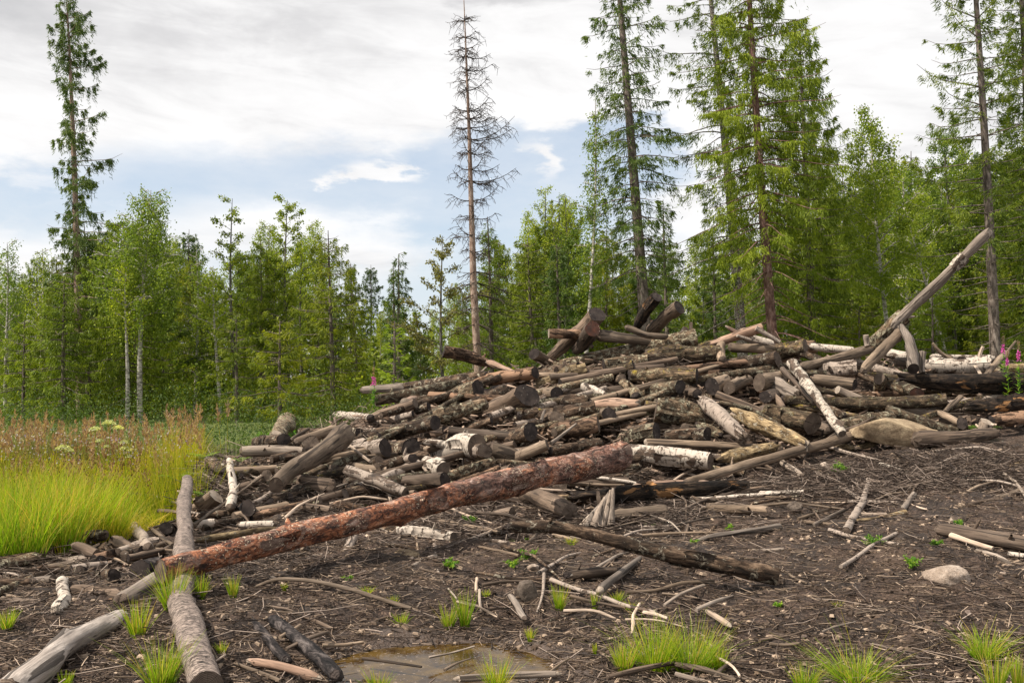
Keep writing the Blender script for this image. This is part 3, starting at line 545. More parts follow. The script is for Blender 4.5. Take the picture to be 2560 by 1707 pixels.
# rows: material, pixels, r0, r1, face a, face b, end, lift, label
T1 = [
# ---- the heap, left shoulder and crest
('grey', [(905, 975), (1010, 968)], 9, 10, 0, 0, 'b', .1, 'grey split plank end poking out left of the heap behind the pink flower spike'),
('mott', [(1000, 968), (1120, 952), (1215, 938)], 10, 12, 0, 0, 'k', .05, 'long thin dark log along the upper left edge of the heap'),
('lich', [(937, 1001), (1060, 978), (1150, 960)], 12, 13, .35, 0, 'b', 0, 'short blotched log just under the grey plank end at the left shoulder'),
('brown', [(1140, 962), (1338, 931)], 16, 18, 0, .42, 'k', .15, 'dark log with a pale bare ring beside its black sawn end'),
('lich', [(1045, 1010), (1195, 972)], 20, 23, 0, .7, 'k', .2, 'thick log on the left shoulder with round black sawn end, bark gone near it'),
('pink', [(1012, 1006), (1040, 998)], 14, 13, .6, 0, 'p', .12, 'rounded pale pink bare log end resting on a brown log'),
('dull', [(888, 1068), (1038, 1008)], 19, 14, 0, .35, 'b', .3, 'smooth brown barkless log sloping up to the right below the pale pink end'),
('dull', [(1180, 1055), (1318, 988)], 21, 31, 0, .6, 'k', .45, 'very thick weathered butt log with a big hollowed dark end, left half of the heap'),
('bare', [(1335, 990), (1392, 984)], 18, 20, 0, .65, 'k', .1, 'bare log with a black round end just right of the big weathered butt'),
('yellow', [(1310, 985), (1400, 948), (1468, 926)], 17, 20, 0, .2, 'b', .05, 'tan peeling log with a blunt grey end below the long mossy log'),
('lich', [(1350, 926), (1535, 884), (1738, 843)], 13, 21, 0, .2, 'b', .3, 'long mossy lichened log slanting up to the right across the top of the heap'),
('mott', [(870, 1104), (1088, 1057)], 17, 21, 0, .4, 'k', .35, 'dark scabby log with a scorched round end above the two birch butts'),
('mott', [(1020, 1092), (1260, 1058), (1488, 1018)], 14, 17, 0, .25, 'k', .3, 'very long blotchy log crossing the left middle of the heap'),
('lich', [(1085, 1045), (1215, 1010)], 18, 16, .3, 0, 'b', 0, 'pale lichened log tucked behind the very long blotchy log'),
('dull', [(1340, 1064), (1393, 1044)], 14, 17, 0, .8, 'b', .15, 'short log with a light brown sawn face under the very long blotchy log'),
('mott', [(1235, 1110), (1326, 1078)], 20, 25, 0, .65, 'k', .4, 'scabby log with a tall black oval end in the left middle of the heap'),
('brown', [(1350, 1088), (1496, 1060)], 17, 21, 0, .45, 'b', .3, 'log with curling bark and a grey brown sawn end in the middle of the heap'),
('birchd', [(895, 1135), (964, 1120)], 17, 21, 0, .8, 'k', .3, 'birch log whose round black end has a rim of white bark'),
('mott', [(960, 1128), (1027, 1118)], 20, 24, 0, .85, 'k', .25, 'broad dark log end right beside the white rimmed black end'),
('mott', [(905, 1172), (948, 1150)], 9, 11, 0, .6, 'b', .35, 'small rotten snag end under the white rimmed black end'),
('birchd', [(962, 1160), (1032, 1145)], 13, 14, 0, .65, 'k', .4, 'small birch log with yellow moss and a dark round end'),
('birch', [(1058, 1152), (1108, 1172)], 15, 19, 0, .8, 'b', .45, 'white birch log with a clean brown sawn face'),
('birch', [(1070, 1148), (1150, 1112), (1192, 1116)], 17, 30, 0, .75, 'b', .3, 'thick double birch butt with white bark and two joined sawn faces'),
('birchd', [(1160, 1138), (1212, 1126)], 20, 20, 0, .8, 'b', .4, 'lower of the two joined birch butts, brown face, by the bare stub'),
('birch', [(1062, 1105), (1118, 1112)], 9, 11, 0, 0, 'b', .2, 'curl of loose white birch bark left of the double butt'),
('bare', [(1228, 1122), (1300, 1146)], 19, 20, .35, 0, 'b', .2, 'short bare pale stub right of the double birch butt'),
('bare', [(1197, 1190), (1290, 1143), (1368, 1111)], 9, 14, 0, .35, 'b', .55, 'smooth grey brown pole slanting up over the red brown trunk'),
('dull', [(985, 1204), (1050, 1202), (1112, 1199)], 13, 20, 0, .5, 'k', .45, 'barkless brown log with a black end and an old knot, behind the red brown trunk'),
('birchd', [(868, 1176), (950, 1205), (1012, 1230)], 17, 13, 0, .4, 'b', .5, 'dirty birch log running down to the right to meet the red brown trunk'),
('mott', [(1378, 1128), (1500, 1106)], 13, 13, 0, 0, 'k', .3, 'lichened log lying just above the upper end of the red brown trunk'),
('lich', [(1552, 1102), (1641, 1079)], 19, 21, 0, .75, 'k', .4, 'log with flaking pale bark and a wide black sawn end in the lower middle'),
('bare', [(1478, 1041), (1523, 1036)], 14, 17, 0, .55, 'k', .25, 'short bare log with a black oval end in the centre of the heap'),
('pink', [(1490, 1012), (1585, 1010)], 17, 19, 0, 0, 'p', .1, 'pinkish fresh torn log behind the short black oval end'),
('bare', [(1538, 1036), (1640, 1017)], 8, 9, 0, 0, 'b', .2, 'slim bare pole lying level left of the thick yellow mossed log'),
('lich', [(1640, 1022), (1760, 1046)], 27, 29, .25, 0, 'b', .3, 'thick log with pale scaly bark and yellow moss under the torn birch trunk'),
('birchd', [(1757, 1003), (1805, 1040), (1856, 1092)], 21, 24, 0, 0, 'b', .6, 'torn birch trunk with splayed white bark leaning down to the right'),
('yellow', [(1842, 1032), (1925, 1072), (2012, 1110)], 20, 19, 0, 0, 'p', .6, 'yellow barked log split open along a pale flat top'),
('mott', [(1665, 1088), (1768, 1086)], 14, 16, 0, .5, 'k', .45, 'short scaly log with a black end above the black and white birch log'),
('lich', [(1745, 1064), (1800, 1088)], 15, 14, 0, 0, 'k', .35, 'blunt lichened piece wedged under the torn birch trunk'),
('bare', [(1712, 1070), (1738, 1076)], 12, 12, .6, 0, 'b', .3, 'round pale brown log end in the shadow below the thick mossed log'),
('bare', [(1618, 1106), (1770, 1112), (1950, 1122)], 10, 11, 0, 0, 'p', .3, 'long bare pole with an orange split, above the black and white birch log'),
('yellow', [(1800, 1146), (1935, 1116)], 15, 16, 0, 0, 'b', .45, 'tan lichened log right of the black and white birch log'),
('moss', [(1905, 1032), (2032, 1058)], 25, 27, 0, .4, 'b', .4, 'thick mossy log with a tall narrow grey end beside the diagonal birch'),
# ---- crest
('brown', [(1110, 877), (1165, 890), (1225, 910)], 15, 14, .3, 0, 'k', .1, 'ragged dark log sticking out against the trees at the left of the crest'),
('pink', [(1222, 905), (1255, 918), (1292, 932)], 10, 5, 0, 0, 'p', .1, 'splintered bare wood tapering from the ragged dark log'),
('bare', [(1335, 884), (1378, 908)], 14, 13, .6, 0, 'k', .1, 'short bare log with a dark end tipping down at the left of the crest'),
('brown', [(1372, 833), (1425, 835), (1462, 838)], 12, 12, .3, 0, 'p', .2, 'level log with a pale left end passing under the crossed logs'),
('dull', [(1375, 898), (1435, 838), (1492, 786)], 13, 23, 0, .5, 'k', .1, 'upper of the crossed logs on the crest, broken dark top'),
('dull', [(1440, 874), (1482, 822)], 19, 20, 0, .75, 'r', .45, 'lower of the crossed logs on the crest, wet red brown end'),
('bare', [(1497, 838), (1560, 846), (1632, 855)], 14, 9, 0, 0, 'b', .05, 'bare tapering log level on the crest right of the crossed logs'),
('burnt', [(1592, 818), (1615, 780), (1642, 742)], 13, 12, 0, .7, 'k', 0, 'knobbly black log with flaking bark standing up on the crest'),
('dull', [(1632, 830), (1665, 800), (1699, 769)], 15, 16, 0, .85, 'k', .2, 'smooth brown log with a clean black end pointing up on the crest'),
('bare', [(1567, 818), (1610, 838), (1665, 842)], 7.6, 8, 0, 0, 'b', .2, 'curved bare limb at the foot of the two upright crest logs'),
('pink', [(1705, 825), (1728, 842)], 9, 10, .4, 0, 'p', .05, 'small pale chunk behind the end of the long mossy log'),
('moss', [(1622, 888), (1800, 884)], 22, 23, 0, .3, 'b', .1, 'thick mossy log with a pinkish torn top right of the long mossy log'),
('pink', [(1780, 860), (1850, 838), (1905, 820)], 12, 13, 0, .3, 'k', .2, 'bare pinkish pole rising to the right along the crest'),
('pink', [(1818, 818), (1850, 838)], 5, 9, 0, 0, 'p', .0, 'pale splintered spike behind the bare pinkish pole'),
('bare', [(1825, 868), (1937, 874)], 11, 12, 0, 0, 'b', .1, 'bare log lying level under the thin birch sticks of the crest'),
('birch', [(1862, 842), (1930, 862)], 12, 14, 0, 0, 'b', 0, 'whitish log half hidden behind the thin birch sticks of the crest'),
('moss', [(1905, 886), (2013, 865)], 17, 19, 0, .25, 'b', .35, 'mossy log with a square sawn end at the right of the crest'),
('mott', [(1780, 925), (1944, 898)], 19, 21, 0, .5, 'b', .3, 'scaly log with a grey brown face at the head of the diagonal birch'),
('moss', [(1576, 940), (1742, 938)], 19, 19, 0, .35, 'k', .25, 'mossy log with a flat dark end in the upper middle of the heap'),
('moss', [(1484, 952), (1585, 915)], 13, 16, 0, .35, 'k', .15, 'mossy log slanting up to a dark end below the long mossy log'),
('bare', [(1530, 950), (1555, 946)], 11, 12, 0, .7, 'b', .1, 'small brown round log end between two mossy logs'),
('lich', [(1590, 982), (1700, 966)], 18, 18, 0, .75, 'k', .35, 'lichened log with bark gone behind its round dark end'),
('dull', [(1720, 978), (1743, 983)], 11, 12, 0, .9, 'k', .35, 'smallest black round log end in the row of four ends'),
('bare', [(1812, 952), (1780, 966)], 18, 19, 0, .9, 'k', .25, 'leftmost big black end in the row of sawn ends'),
('bare', [(1868, 952), (1823, 969)], 16, 17, 0, .9, 'b', .35, 'brown ringed sawn end in the middle of the row of sawn ends'),
('bare', [(1950, 948), (1898, 956)], 20, 22, 0, .9, 'b', .3, 'large cracked grey end at the right of the row of sawn ends'),
('dull', [(1945, 985), (1914, 992)], 15, 17, 0, .85, 'k', .45, 'black end with a curl of white bark below the large cracked end'),
('grey', [(1918, 955), (1992, 990)], 19, 20, 0, 0, 'b', .1, 'grey barkless log sloping down right behind the diagonal birch'),
('dull', [(1930, 986), (1958, 1018)], 8, 8, 0, 0, 'b', .4, 'slim pinkish stake left of the diagonal birch'),
('birch', [(1458, 966), (1512, 988)], 10, 9, 0, 0, 'b', .15, 'short pole with a white lower half in the upper middle of the heap'),
('lich', [(1556, 955), (1590, 990)], 11, 12, 0, 0, 'k', .1, 'small lichened piece pointing down beside the mossy flat ended log'),
('bare', [(1805, 862), (1806, 900)], 11, 12, 0, 0, 'b', .25, 'upright bare slab at the right end of the thick crest log'),
('mott', [(1400, 1004), (1462, 1000)], 16, 17, 0, 0, 'k', 0, 'dark log in the gap right of the bare black ended log'),
('mott', [(1300, 1040), (1345, 1030)], 14, 13, 0, 0, 'k', 0, 'dark log piece half buried under the big weathered butt'),
# ---- right part
('bare', [(2035, 948), (2137, 961)], 15, 18, 0, .5, 'k', .3, 'smooth brown log with a black end right of the diagonal birch'),
('pale', [(2094, 974), (2165, 1008)], 10, 10, .3, 0, 'p', .55, 'short pale pole leaning under the smooth brown log'),
('birchd', [(2056, 926), (2141, 922)], 16, 18, 0, .5, 'r', .25, 'birch log with peeling rings and a reddish dark end'),
('bare', [(2005, 916), (2080, 900), (2185, 869)], 12, 11, 0, 0, 'b', .3, 'twisted grey brown log lying up to the foot of the leaning trunk'),
('birch', [(2024, 866), (2134, 876)], 9, 9, 0, 0, 'b', 0, 'white birch log half hidden on the crest left of the leaning trunk'),
('lich', [(2194, 1000), (2199, 946)], 14, 14, 0, .75, 'b', .55, 'short mossy log set on end with its sawn top showing'),
('lich', [(2215, 955), (2292, 982)], 15, 17, 0, .55, 'r', .3, 'lichened log with a red brown face right of the upright stub'),
('birch', [(2318, 914), (2400, 917), (2478, 912)], 16, 16, 0, .3, 'k', .25, 'clean white birch log lying level at the right'),
('birch', [(2206, 880), (2268, 893)], 12, 12, 0, 0, 'p', .05, 'cream birch piece behind the curved grey limb'),
('birch', [(2330, 892), (2484, 897)], 7.6, 7.6, 0, 0, 'p', 0, 'thin white birch above the clean white birch log'),
('burnt', [(2254, 944), (2330, 955), (2400, 958), (2590, 956)], 17, 27, 0, 0, 'k', .5, 'long dark brown log with an orange scar at the right edge'),
('burnt', [(2420, 1016), (2600, 1006)], 15, 19, 0, 0, 'b', .45, 'brown log under the long dark one at the right edge'),
('moss', [(1960, 1000), (2160, 1010), (2365, 1000)], 15, 18, 0, .2, 'k', .4, 'long level mossy log at the right behind the diagonal birch'),
('lich', [(2105, 1062), (2230, 1040)], 16, 14, 0, 0, 'b', .25, 'lichened birch log just behind the tan boulder'),
('bare', [(2350, 1032), (2400, 1058)], 9, 9, 0, 0, 'k', .5, 'bare root reaching down to a black stub end'),
('mott', [(2404, 1085), (2405, 1058)], 13, 14, 0, .6, 'k', .55, 'black stub set on end above the grooved grey log'),
('pale', [(2467, 1090), (2467, 1054)], 14, 15, 0, .3, 'p', .6, 'pale cracked stub standing on end near the right edge'),
('brown', [(2480, 1050), (2600, 1040)], 14, 16, 0, 0, 'k', .2, 'dark log half buried behind the green fern'),
('dull', [(2240, 905), (2300, 915)], 12, 12, 0, 0, 'b', .1, 'brown log piece behind the foot of the curved grey limb'),
('dull', [(2480, 944), (2510, 936)], 10, 11, 0, .3, 'b', .35, 'short sawn chunk below the right edge bare stake'),
('yellow', [(2510, 920), (2600, 925)], 15, 15, 0, 0, 'b', .1, 'tan log near the magenta flower at the right edge'),
('mott', [(2040, 1010), (2110, 1040)], 12, 12, 0, 0, 'k', 0, 'dark log in the gap right of the foot of the diagonal birch'),
('grey', [(2250, 1020), (2340, 1028)], 13, 13, 0, 0, 'b', 0, 'grey grooved log behind the tan boulder'),
('dull', [(1990, 1040), (2070, 1078)], 12, 13, 0, 0, 'b', 0, 'brown log between the narrow grey end and the diagonal birch'),
# ---- pile foot
('burnt', [(1497, 1245), (1600, 1234), (1720, 1222), (1870, 1216)], 20, 19, .2, 0, 'b', .15, 'long black barked log with a stripped pale top at the foot of the heap'),
('pink', [(1590, 1213), (1700, 1207), (1785, 1208)], 8, 8, 0, 0, 'p', .28, 'stripped pinkish strip of wood on top of the long black barked log'),
('burnt', [(1437, 1240), (1497, 1236)], 22, 20, 0, 0, 'k', .1, 'crumbling black log left of the long black barked log'),
('dull', [(1288, 1222), (1360, 1248), (1425, 1280)], 20, 24, 0, 0, 'b', .1, 'dark smooth log sloping down under the red brown trunk'),
('dull', [(1372, 1212), (1401, 1216)], 14, 16, 0, .7, 'b', .1, 'pale greenish round stub under the upper end of the red brown trunk'),
('dull', [(1205, 1292), (1280, 1281)], 13, 14, 0, .4, 'b', .15, 'short bare log below the middle of the red brown trunk'),
('bare', [(1530, 1292), (1662, 1276)], 14, 15, 0, 0, 'b', .05, 'barkless log lying right of the grey splintered stump'),
('bare', [(1775, 1268), (1920, 1278)], 12, 14, 0, 0, 'b', 0, 'flat brown log sunk in the soil below the black barked log'),
('pink', [(1360, 1272), (1450, 1290)], 11, 12, 0, 0, 'b', .05, 'pinkish flaked log piece left of the grey splintered stump'),
('mott', [(1278, 1316), (1400, 1317), (1480, 1334), (1597, 1366), (1745, 1398), (1852, 1420), (1945, 1440)], 14, 21, 0, .2, 'k', .1, 'long knotty dark log lying across the open soil'),
('grey', [(1600, 1396), (1550, 1436), (1500, 1476)], 9, 13, 0, 0, 'p', .1, 'grey split wedge of wood under the long knotty log'),
('dull', [(1420, 1438), (1545, 1425)], 14, 12, 0, 0, 'k', 0, 'dark rotten log beside the grey split wedge'),
('dull', [(2288, 1098), (2390, 1094), (2490, 1082)], 22, 15, 0, 0, 'b', .35, 'deeply grooved grey log in front of the tan boulder'),
('dull', [(2348, 1322), (2460, 1342), (2590, 1366)], 17, 20, 0, 0, 'b', .05, 'weathered log sunk in the soil at the right edge'),
('grey', [(2375, 1330), (2392, 1298)], 13, 14, 0, .2, 'b', .0, 'short grey billet standing against the weathered log at the right edge'),
('bare', [(1715, 1208), (1830, 1172), (1950, 1138), (2050, 1112), (2140, 1086)], 11, 12, 0, 0, 'b', .45, 'long bare brown pole slanting up to the tan boulder'),
('yellow', [(2090, 1122), (2140, 1118)], 11, 11, 0, 0, 'b', .15, 'left one of two yellow bark slabs under the tan boulder'),
('yellow', [(2142, 1120), (2190, 1106)], 9, 10, 0, 0, 'b', .18, 'right one of two yellow bark slabs under the tan boulder'),
('grey', [(1956, 1156), (2006, 1190)], 9, 8, 0, 0, 'b', .1, 'grey block lying under the long bare brown pole'),
# ---- left toe
('mott', [(640, 1106), (709, 1098)], 15, 17, 0, .8, 'k', .2, 'log with a round black end below the pale upright stub at the left'),
('lich', [(693, 1090), (722, 1046)], 15, 17, 0, 0, 'p', 0, 'pale scabby stub standing up at the left end of the heap'),
('grey', [(608, 1128), (690, 1126), (755, 1130)], 13, 14, 0, 0, 'b', .1, 'grey barkless log lying level at the left end of the heap'),
('mott', [(742, 1140), (776, 1105)], 15, 18, 0, .6, 'b', .3, 'birch stub with a dark brown end left of the flared grey trunk'),
('bare', [(740, 1106), (838, 1072)], 10, 11, 0, 0, 'b', .05, 'slim bare log behind the flared grey trunk'),
('birch', [(835, 1037), (926, 1044)], 10, 11, 0, 0, 'k', 0, 'short white birch log against the green shrubs at the left'),
('birchd', [(605, 1236), (667, 1188)], 12, 12, 0, .7, 'b', .4, 'birch pole ending in a tan sawn face, left of the flared trunk'),
('dull', [(488, 1285), (540, 1240)], 21, 20, 0, .3, 'p', .3, 'stubby log with a pale flat cut on its upper end near the upright birch'),
('char', [(552, 1306), (620, 1270)], 21, 19, 0, .6, 'k', .35, 'charred log with a black end above the red brown trunk'),
('birch', [(600, 1312), (684, 1310)], 9, 10, 0, 0, 'b', .25, 'short white birch stick right of the charred log'),
('birch', [(488, 1312), (536, 1306)], 9, 10, 0, 0, 'b', .3, 'short white birch piece left of the charred log'),
('yellow', [(487, 1353), (590, 1335), (692, 1322)], 9, 10, 0, 0, 'b', .1, 'slim yellow brown log lying along the red brown trunk'),
('dull', [(750, 1206), (830, 1216)], 18, 17, 0, 0, 'b', .1, 'muddy brown log below the flared grey trunk'),
('dull', [(747, 1266), (822, 1276)], 15, 14, 0, 0, 'b', .1, 'muddy log just behind the red brown trunk, nearer of two'),
('brown', [(835, 1262), (905, 1272)], 12, 12, 0, 0, 'b', .1, 'brown log piece with torn bark behind the red brown trunk'),
('dull', [(720, 1240), (775, 1205)], 13, 14, 0, 0, 'b', 0, 'brown rotten piece in the mud left of the muddy logs'),
('mott', [(522, 1148), (562, 1178)], 13, 16, 0, 0, 'k', .1, 'dark rotten stub under the curved dark branch at the left'),
('birch', [(573, 1150), (588, 1228), (576, 1268)], 8, 13, 0, 0, 'b', .35, 'thin white birch stem standing nearly upright at the left end'),
# ---- lower left heap of scraps
('dull', [(-20, 1511), (106, 1513)], 14, 15, 0, .5, 'k', 0, 'smooth dark log with a round end at the left edge'),
('birch', [(160, 1448), (155, 1490), (140, 1528)], 15, 18, 0, 0, 'p', .15, 'ragged peeling birch chunk near the left edge'),
('brown', [(-20, 1412), (90, 1388), (178, 1356)], 14, 13, 0, 0, 'b', .05, 'brown flaking log at the edge of the yellow grass'),
('burnt', [(160, 1438), (255, 1402)], 13, 15, 0, .3, 'k', .15, 'dark log with a notched end among the scraps at the left'),
('mott', [(212, 1446), (286, 1438)], 14, 16, 0, .7, 'k', .25, 'short log with a black round end among the scraps at the left'),
('char', [(392, 1420), (348, 1426)], 25, 27, 0, .85, 'k', .1, 'charred black butt left of the red brown trunk end'),
('mott', [(245, 1394), (354, 1380)], 15, 15, 0, .35, 'k', .1, 'mossy log with a curled dark end above the charred butt'),
('birchd', [(338, 1318), (368, 1372)], 13, 15, 0, 0, 'b', .2, 'stubby banded birch piece right of the black stump face'),
('char', [(335, 1318), (308, 1308)], 20, 22, 0, .8, 'k', 0, 'black round stump face at the edge of the rushes'),
('char', [(245, 1330), (232, 1322)], 28, 30, 0, .9, 'k', -.1, 'hollow black log end at the edge of the rushes'),
('lich', [(205, 1340), (262, 1336)], 14, 14, 0, 0, 'b', .2, 'pale mottled chunk in front of the hollow black log end'),
('dull', [(190, 1364), (240, 1386)], 14, 15, 0, .3, 'b', .2, 'brown block in front of the pale mottled chunk'),
('mott', [(440, 1332), (416, 1320)], 14, 16, 0, .8, 'k', 0, 'dark round log end just left of the upright birch'),
('mott', [(-20, 1458), (78, 1454)], 11, 12, 0, 0, 'b', .1, 'brown log half buried at the left edge above the smooth dark log'),
('grey', [(80, 1452), (132, 1446)], 10, 11, 0, .4, 'b', .15, 'short grey billet left of the peeling birch chunk'),
('dull', [(188, 1476), (300, 1496)], 17, 16, 0, 0, 'k', .1, 'dark brown log right of the peeling birch chunk'),
('dull', [(285, 1352), (332, 1376)], 14, 15, 0, 0, 'b', .1, 'grey brown log piece below the black stump face'),
('brown', [(60, 1432), (150, 1418)], 10, 12, 0, 0, 'b', .05, 'flat brown log behind the short grey billet'),
('bare', [(370, 1375), (420, 1358)], 9, 10, 0, 0, 'b', .05, 'slim bare piece behind the red brown trunk end'),
('grey', [(305, 1502), (345, 1482), (396, 1452)], 22, 27, 0, 0, 'b', .05, 'weathered grey root block just below the red brown trunk end'),
('silver', [(20, 1730), (92, 1670), (150, 1618), (222, 1585), (300, 1548)], 42, 23, 0, 0, 'b', .05, 'curved pale grey driftwood log in the lower left corner'),
('char', [(588, 1520), (640, 1560), (718, 1650)], 12, 14, 0, 0, 'k', 0, 'blackened pole left of the fire blackened log by the puddle'),
('char', [(684, 1548), (760, 1610), (842, 1690)], 17, 21, 0, 0, 'k', .1, 'fire blackened log with pale bare patches beside the puddle'),
('pink', [(628, 1652), (700, 1662), (792, 1692)], 10, 11, 0, 0, 'p', .0, 'reddish peeling birch pole at the bottom left'),
('birch', [(995, 1326), (1060, 1336), (1134, 1344)], 12, 15, 0, .4, 'b', .1, 'white birch log alone on the soil below the red brown trunk'),
('birchd', [(884, 1342), (861, 1387)], 11, 13, 0, .55, 'b', .1, 'short stub pointing at the viewer under the red brown trunk'),
('bare', [(1100, 1304), (1255, 1332)], 7.6, 8, 0, 0, 'b', 0, 'bare pinkish pole right of the lone white birch log'),
('grey', [(1150, 1696), (1280, 1688), (1388, 1684)], 9, 8, 0, 0, 'p', 0, 'grey pole along the near shore of the puddle'),
('bare', [(1270, 1604), (1290, 1640)], 1, 1, 0, 0, 'b', 0, ''),
('grey', [(1276, 1490), (1300, 1528), (1312, 1545)], 8, 7.6, 0, 0, 'b', 0, 'short grey billet pointing down in the soil above the puddle'),
('pale', [(1770, 1528), (1800, 1545), (1822, 1562)], 8, 9, 0, 0, 'p', 0, 'short grey stick with splayed bark behind the big grass tuft'),
]
for row in T1:
    mat, px, r0, r1, fa, fb, end, lift, lab = row
    if not lab: continue
    nm = 'birch_log' if mat.startswith('birch') else 'charred_log' if mat == 'char' else 'bare_log' if mat in ('bare', 'grey', 'pink', 'pale', 'dull') else 'mossy_log' if mat == 'moss' else 'lichened_log' if mat == 'lich' else 'fallen_log'
    rs = random.Random(lab); ragged = mat in ('burnt', 'pink', 'yellow') or 'torn' in lab or 'ragged' in lab or 'rotten' in lab
    L(nm, mat, px, r0, r1, fa, fb, end, lift, lab, torn=((0 if fa else .8), (0 if fb else .8)) if ragged else ((0 if fa else .25), (0 if fb else .25)),
      stubs=[(rs.uniform(.15, .85), rs.random(), rs.uniform(.03, .12)) for _ in range(rs.randint(0, 2))] if max(r0, r1) > 11 else ())
# ---- pieces with depths of their own
L('pine_log', 'pine', [(402, 1427), (620, 1372), (820, 1322), (1000, 1270), (1300, 1200), (1552, 1142)], 29, 33.5, .6, 0, 'b', 0,
  'long red brown flaking pine trunk lying in front of the heap', Y=(6.8, 11.4), rough=0.09, stubs=[(.42, .1, .06), (.2, .4, .1)])
L('birch_log', 'birchn', [(518, 1712), (478, 1600), (464, 1520), (464, 1450), (462, 1360), (468, 1197)], 41, 12, 0, .15, 'b', 0,
  'long dirty birch trunk running away from the viewer under the pine trunk', Y=(4.95, 11.0), rough=0.03)
L('birch_log', 'birch', [(1567, 1131), (1670, 1140), (1776, 1153)], 23, 21, 0, .5, 'b', .45, 'black and white birch log with a sawn grey end right of the pine trunk')
L('birch_log', 'birchs', [(1979, 906), (2009, 945), (2057, 1014), (2106, 1084)], 12, 9, 0, 0, 'b', 0, 'scaly white birch lying diagonally down the right of the heap', Y=(14.8, 12.9), rough=0.12)
L('leaning_trunk', 'grey', [(2232, 818), (2275, 772), (2355, 698), (2420, 632), (2470, 580)], 15.5, 12, 0, 0, 'p', 0,
  'bare broken trunk leaning steeply up to the right out of the heap', Y=(16.2, 15.2), torn=(0, .45), rough=0.10, stubs=[(.12, .6, .14)])
L('birch_log', 'lich', [(2176, 864), (2205, 838), (2262, 792)], 15, 19, 0, 0, 'k', 0, 'mossy birch bark sleeve at the foot of the leaning trunk', Y=(16.4, 16.1), rough=0.12)
L('birch_bark_sleeve', 'birchs', [(2384, 669), (2398, 655), (2412, 641)], 14.2, 13.6, 0, 0, 'b', 0, 'scrap of white birch bark wrapped round the upper leaning trunk', cat='birch bark', Y=(15.42, 15.33))
L('bare_log', 'bare', [(2158, 927), (2205, 878), (2250, 830)], 11, 13, 0, 0, 'b', 0, 'split bare stake propped under the leaning trunk', Y=(15.0, 15.9), torn=(.5, .2))
L('bare_log', 'grey', [(2252, 818), (2275, 850), (2286, 885), (2283, 922)], 10, 16, 0, .6, 'k', 0, 'curved silver grey limb hanging from the leaning trunk', Y=(15.9, 14.9), rough=0.03)
L('bare_log', 'grey', [(2307, 932), (2307, 880)], 9, 10, 0, 0, 'b', 0, 'bare post standing between the curved limb and the clean white birch', Y=(15.2, 15.3))
L('bare_log', 'grey', [(2168, 866), (2165, 838)], 7.6, 7.6, 0, 0, 'p', 0, 'stubby pale peg standing left of the leaning trunk', Y=(16.0, 16.0))
L('flared_trunk', 'bare', [(690, 1212), (735, 1172), (790, 1140), (862, 1085)], 20, 25, 0, .25, 'b', 0,
  'smooth grey brown trunk flaring to its roots, leaning up to the right', Y=(10.9, 12.6), flare=0.55, torn=(0, .5), rough=0.04)
# splintered stump
root = obj('splintered_stump', None, loc=at(1490, 1310, hit(1490, 1320)), label='grey splintered stump of stringy wood below the black barked log', cat='stump')
Ys = hit(1490, 1320); rg = np.random.RandomState(3)
for k in range(11):
    b0 = at(1452 + k * 7.5, 1322 - k * 1.0, Ys + rg.uniform(-.05, .1)) - root.location; tp = at(1500 + k * 3.6, 1268 - min(k, 7) * 7 + rg.uniform(-8, 8), Ys + .1) - root.location
    mid = (b0 + tp) * 0.5 + Vector((rg.uniform(-.02, .02), 0, rg.uniform(-.02, .03)))
    v, f, _ = tubes([np.array([list(b0), list(mid), list(tp)])], [[.045, .035, .012]], 7)
    v = v + fbm(v * 25, 2)[:, None] * 0.012
    obj('splinter', make_mesh('splinter', v, f, 'grey'), root)

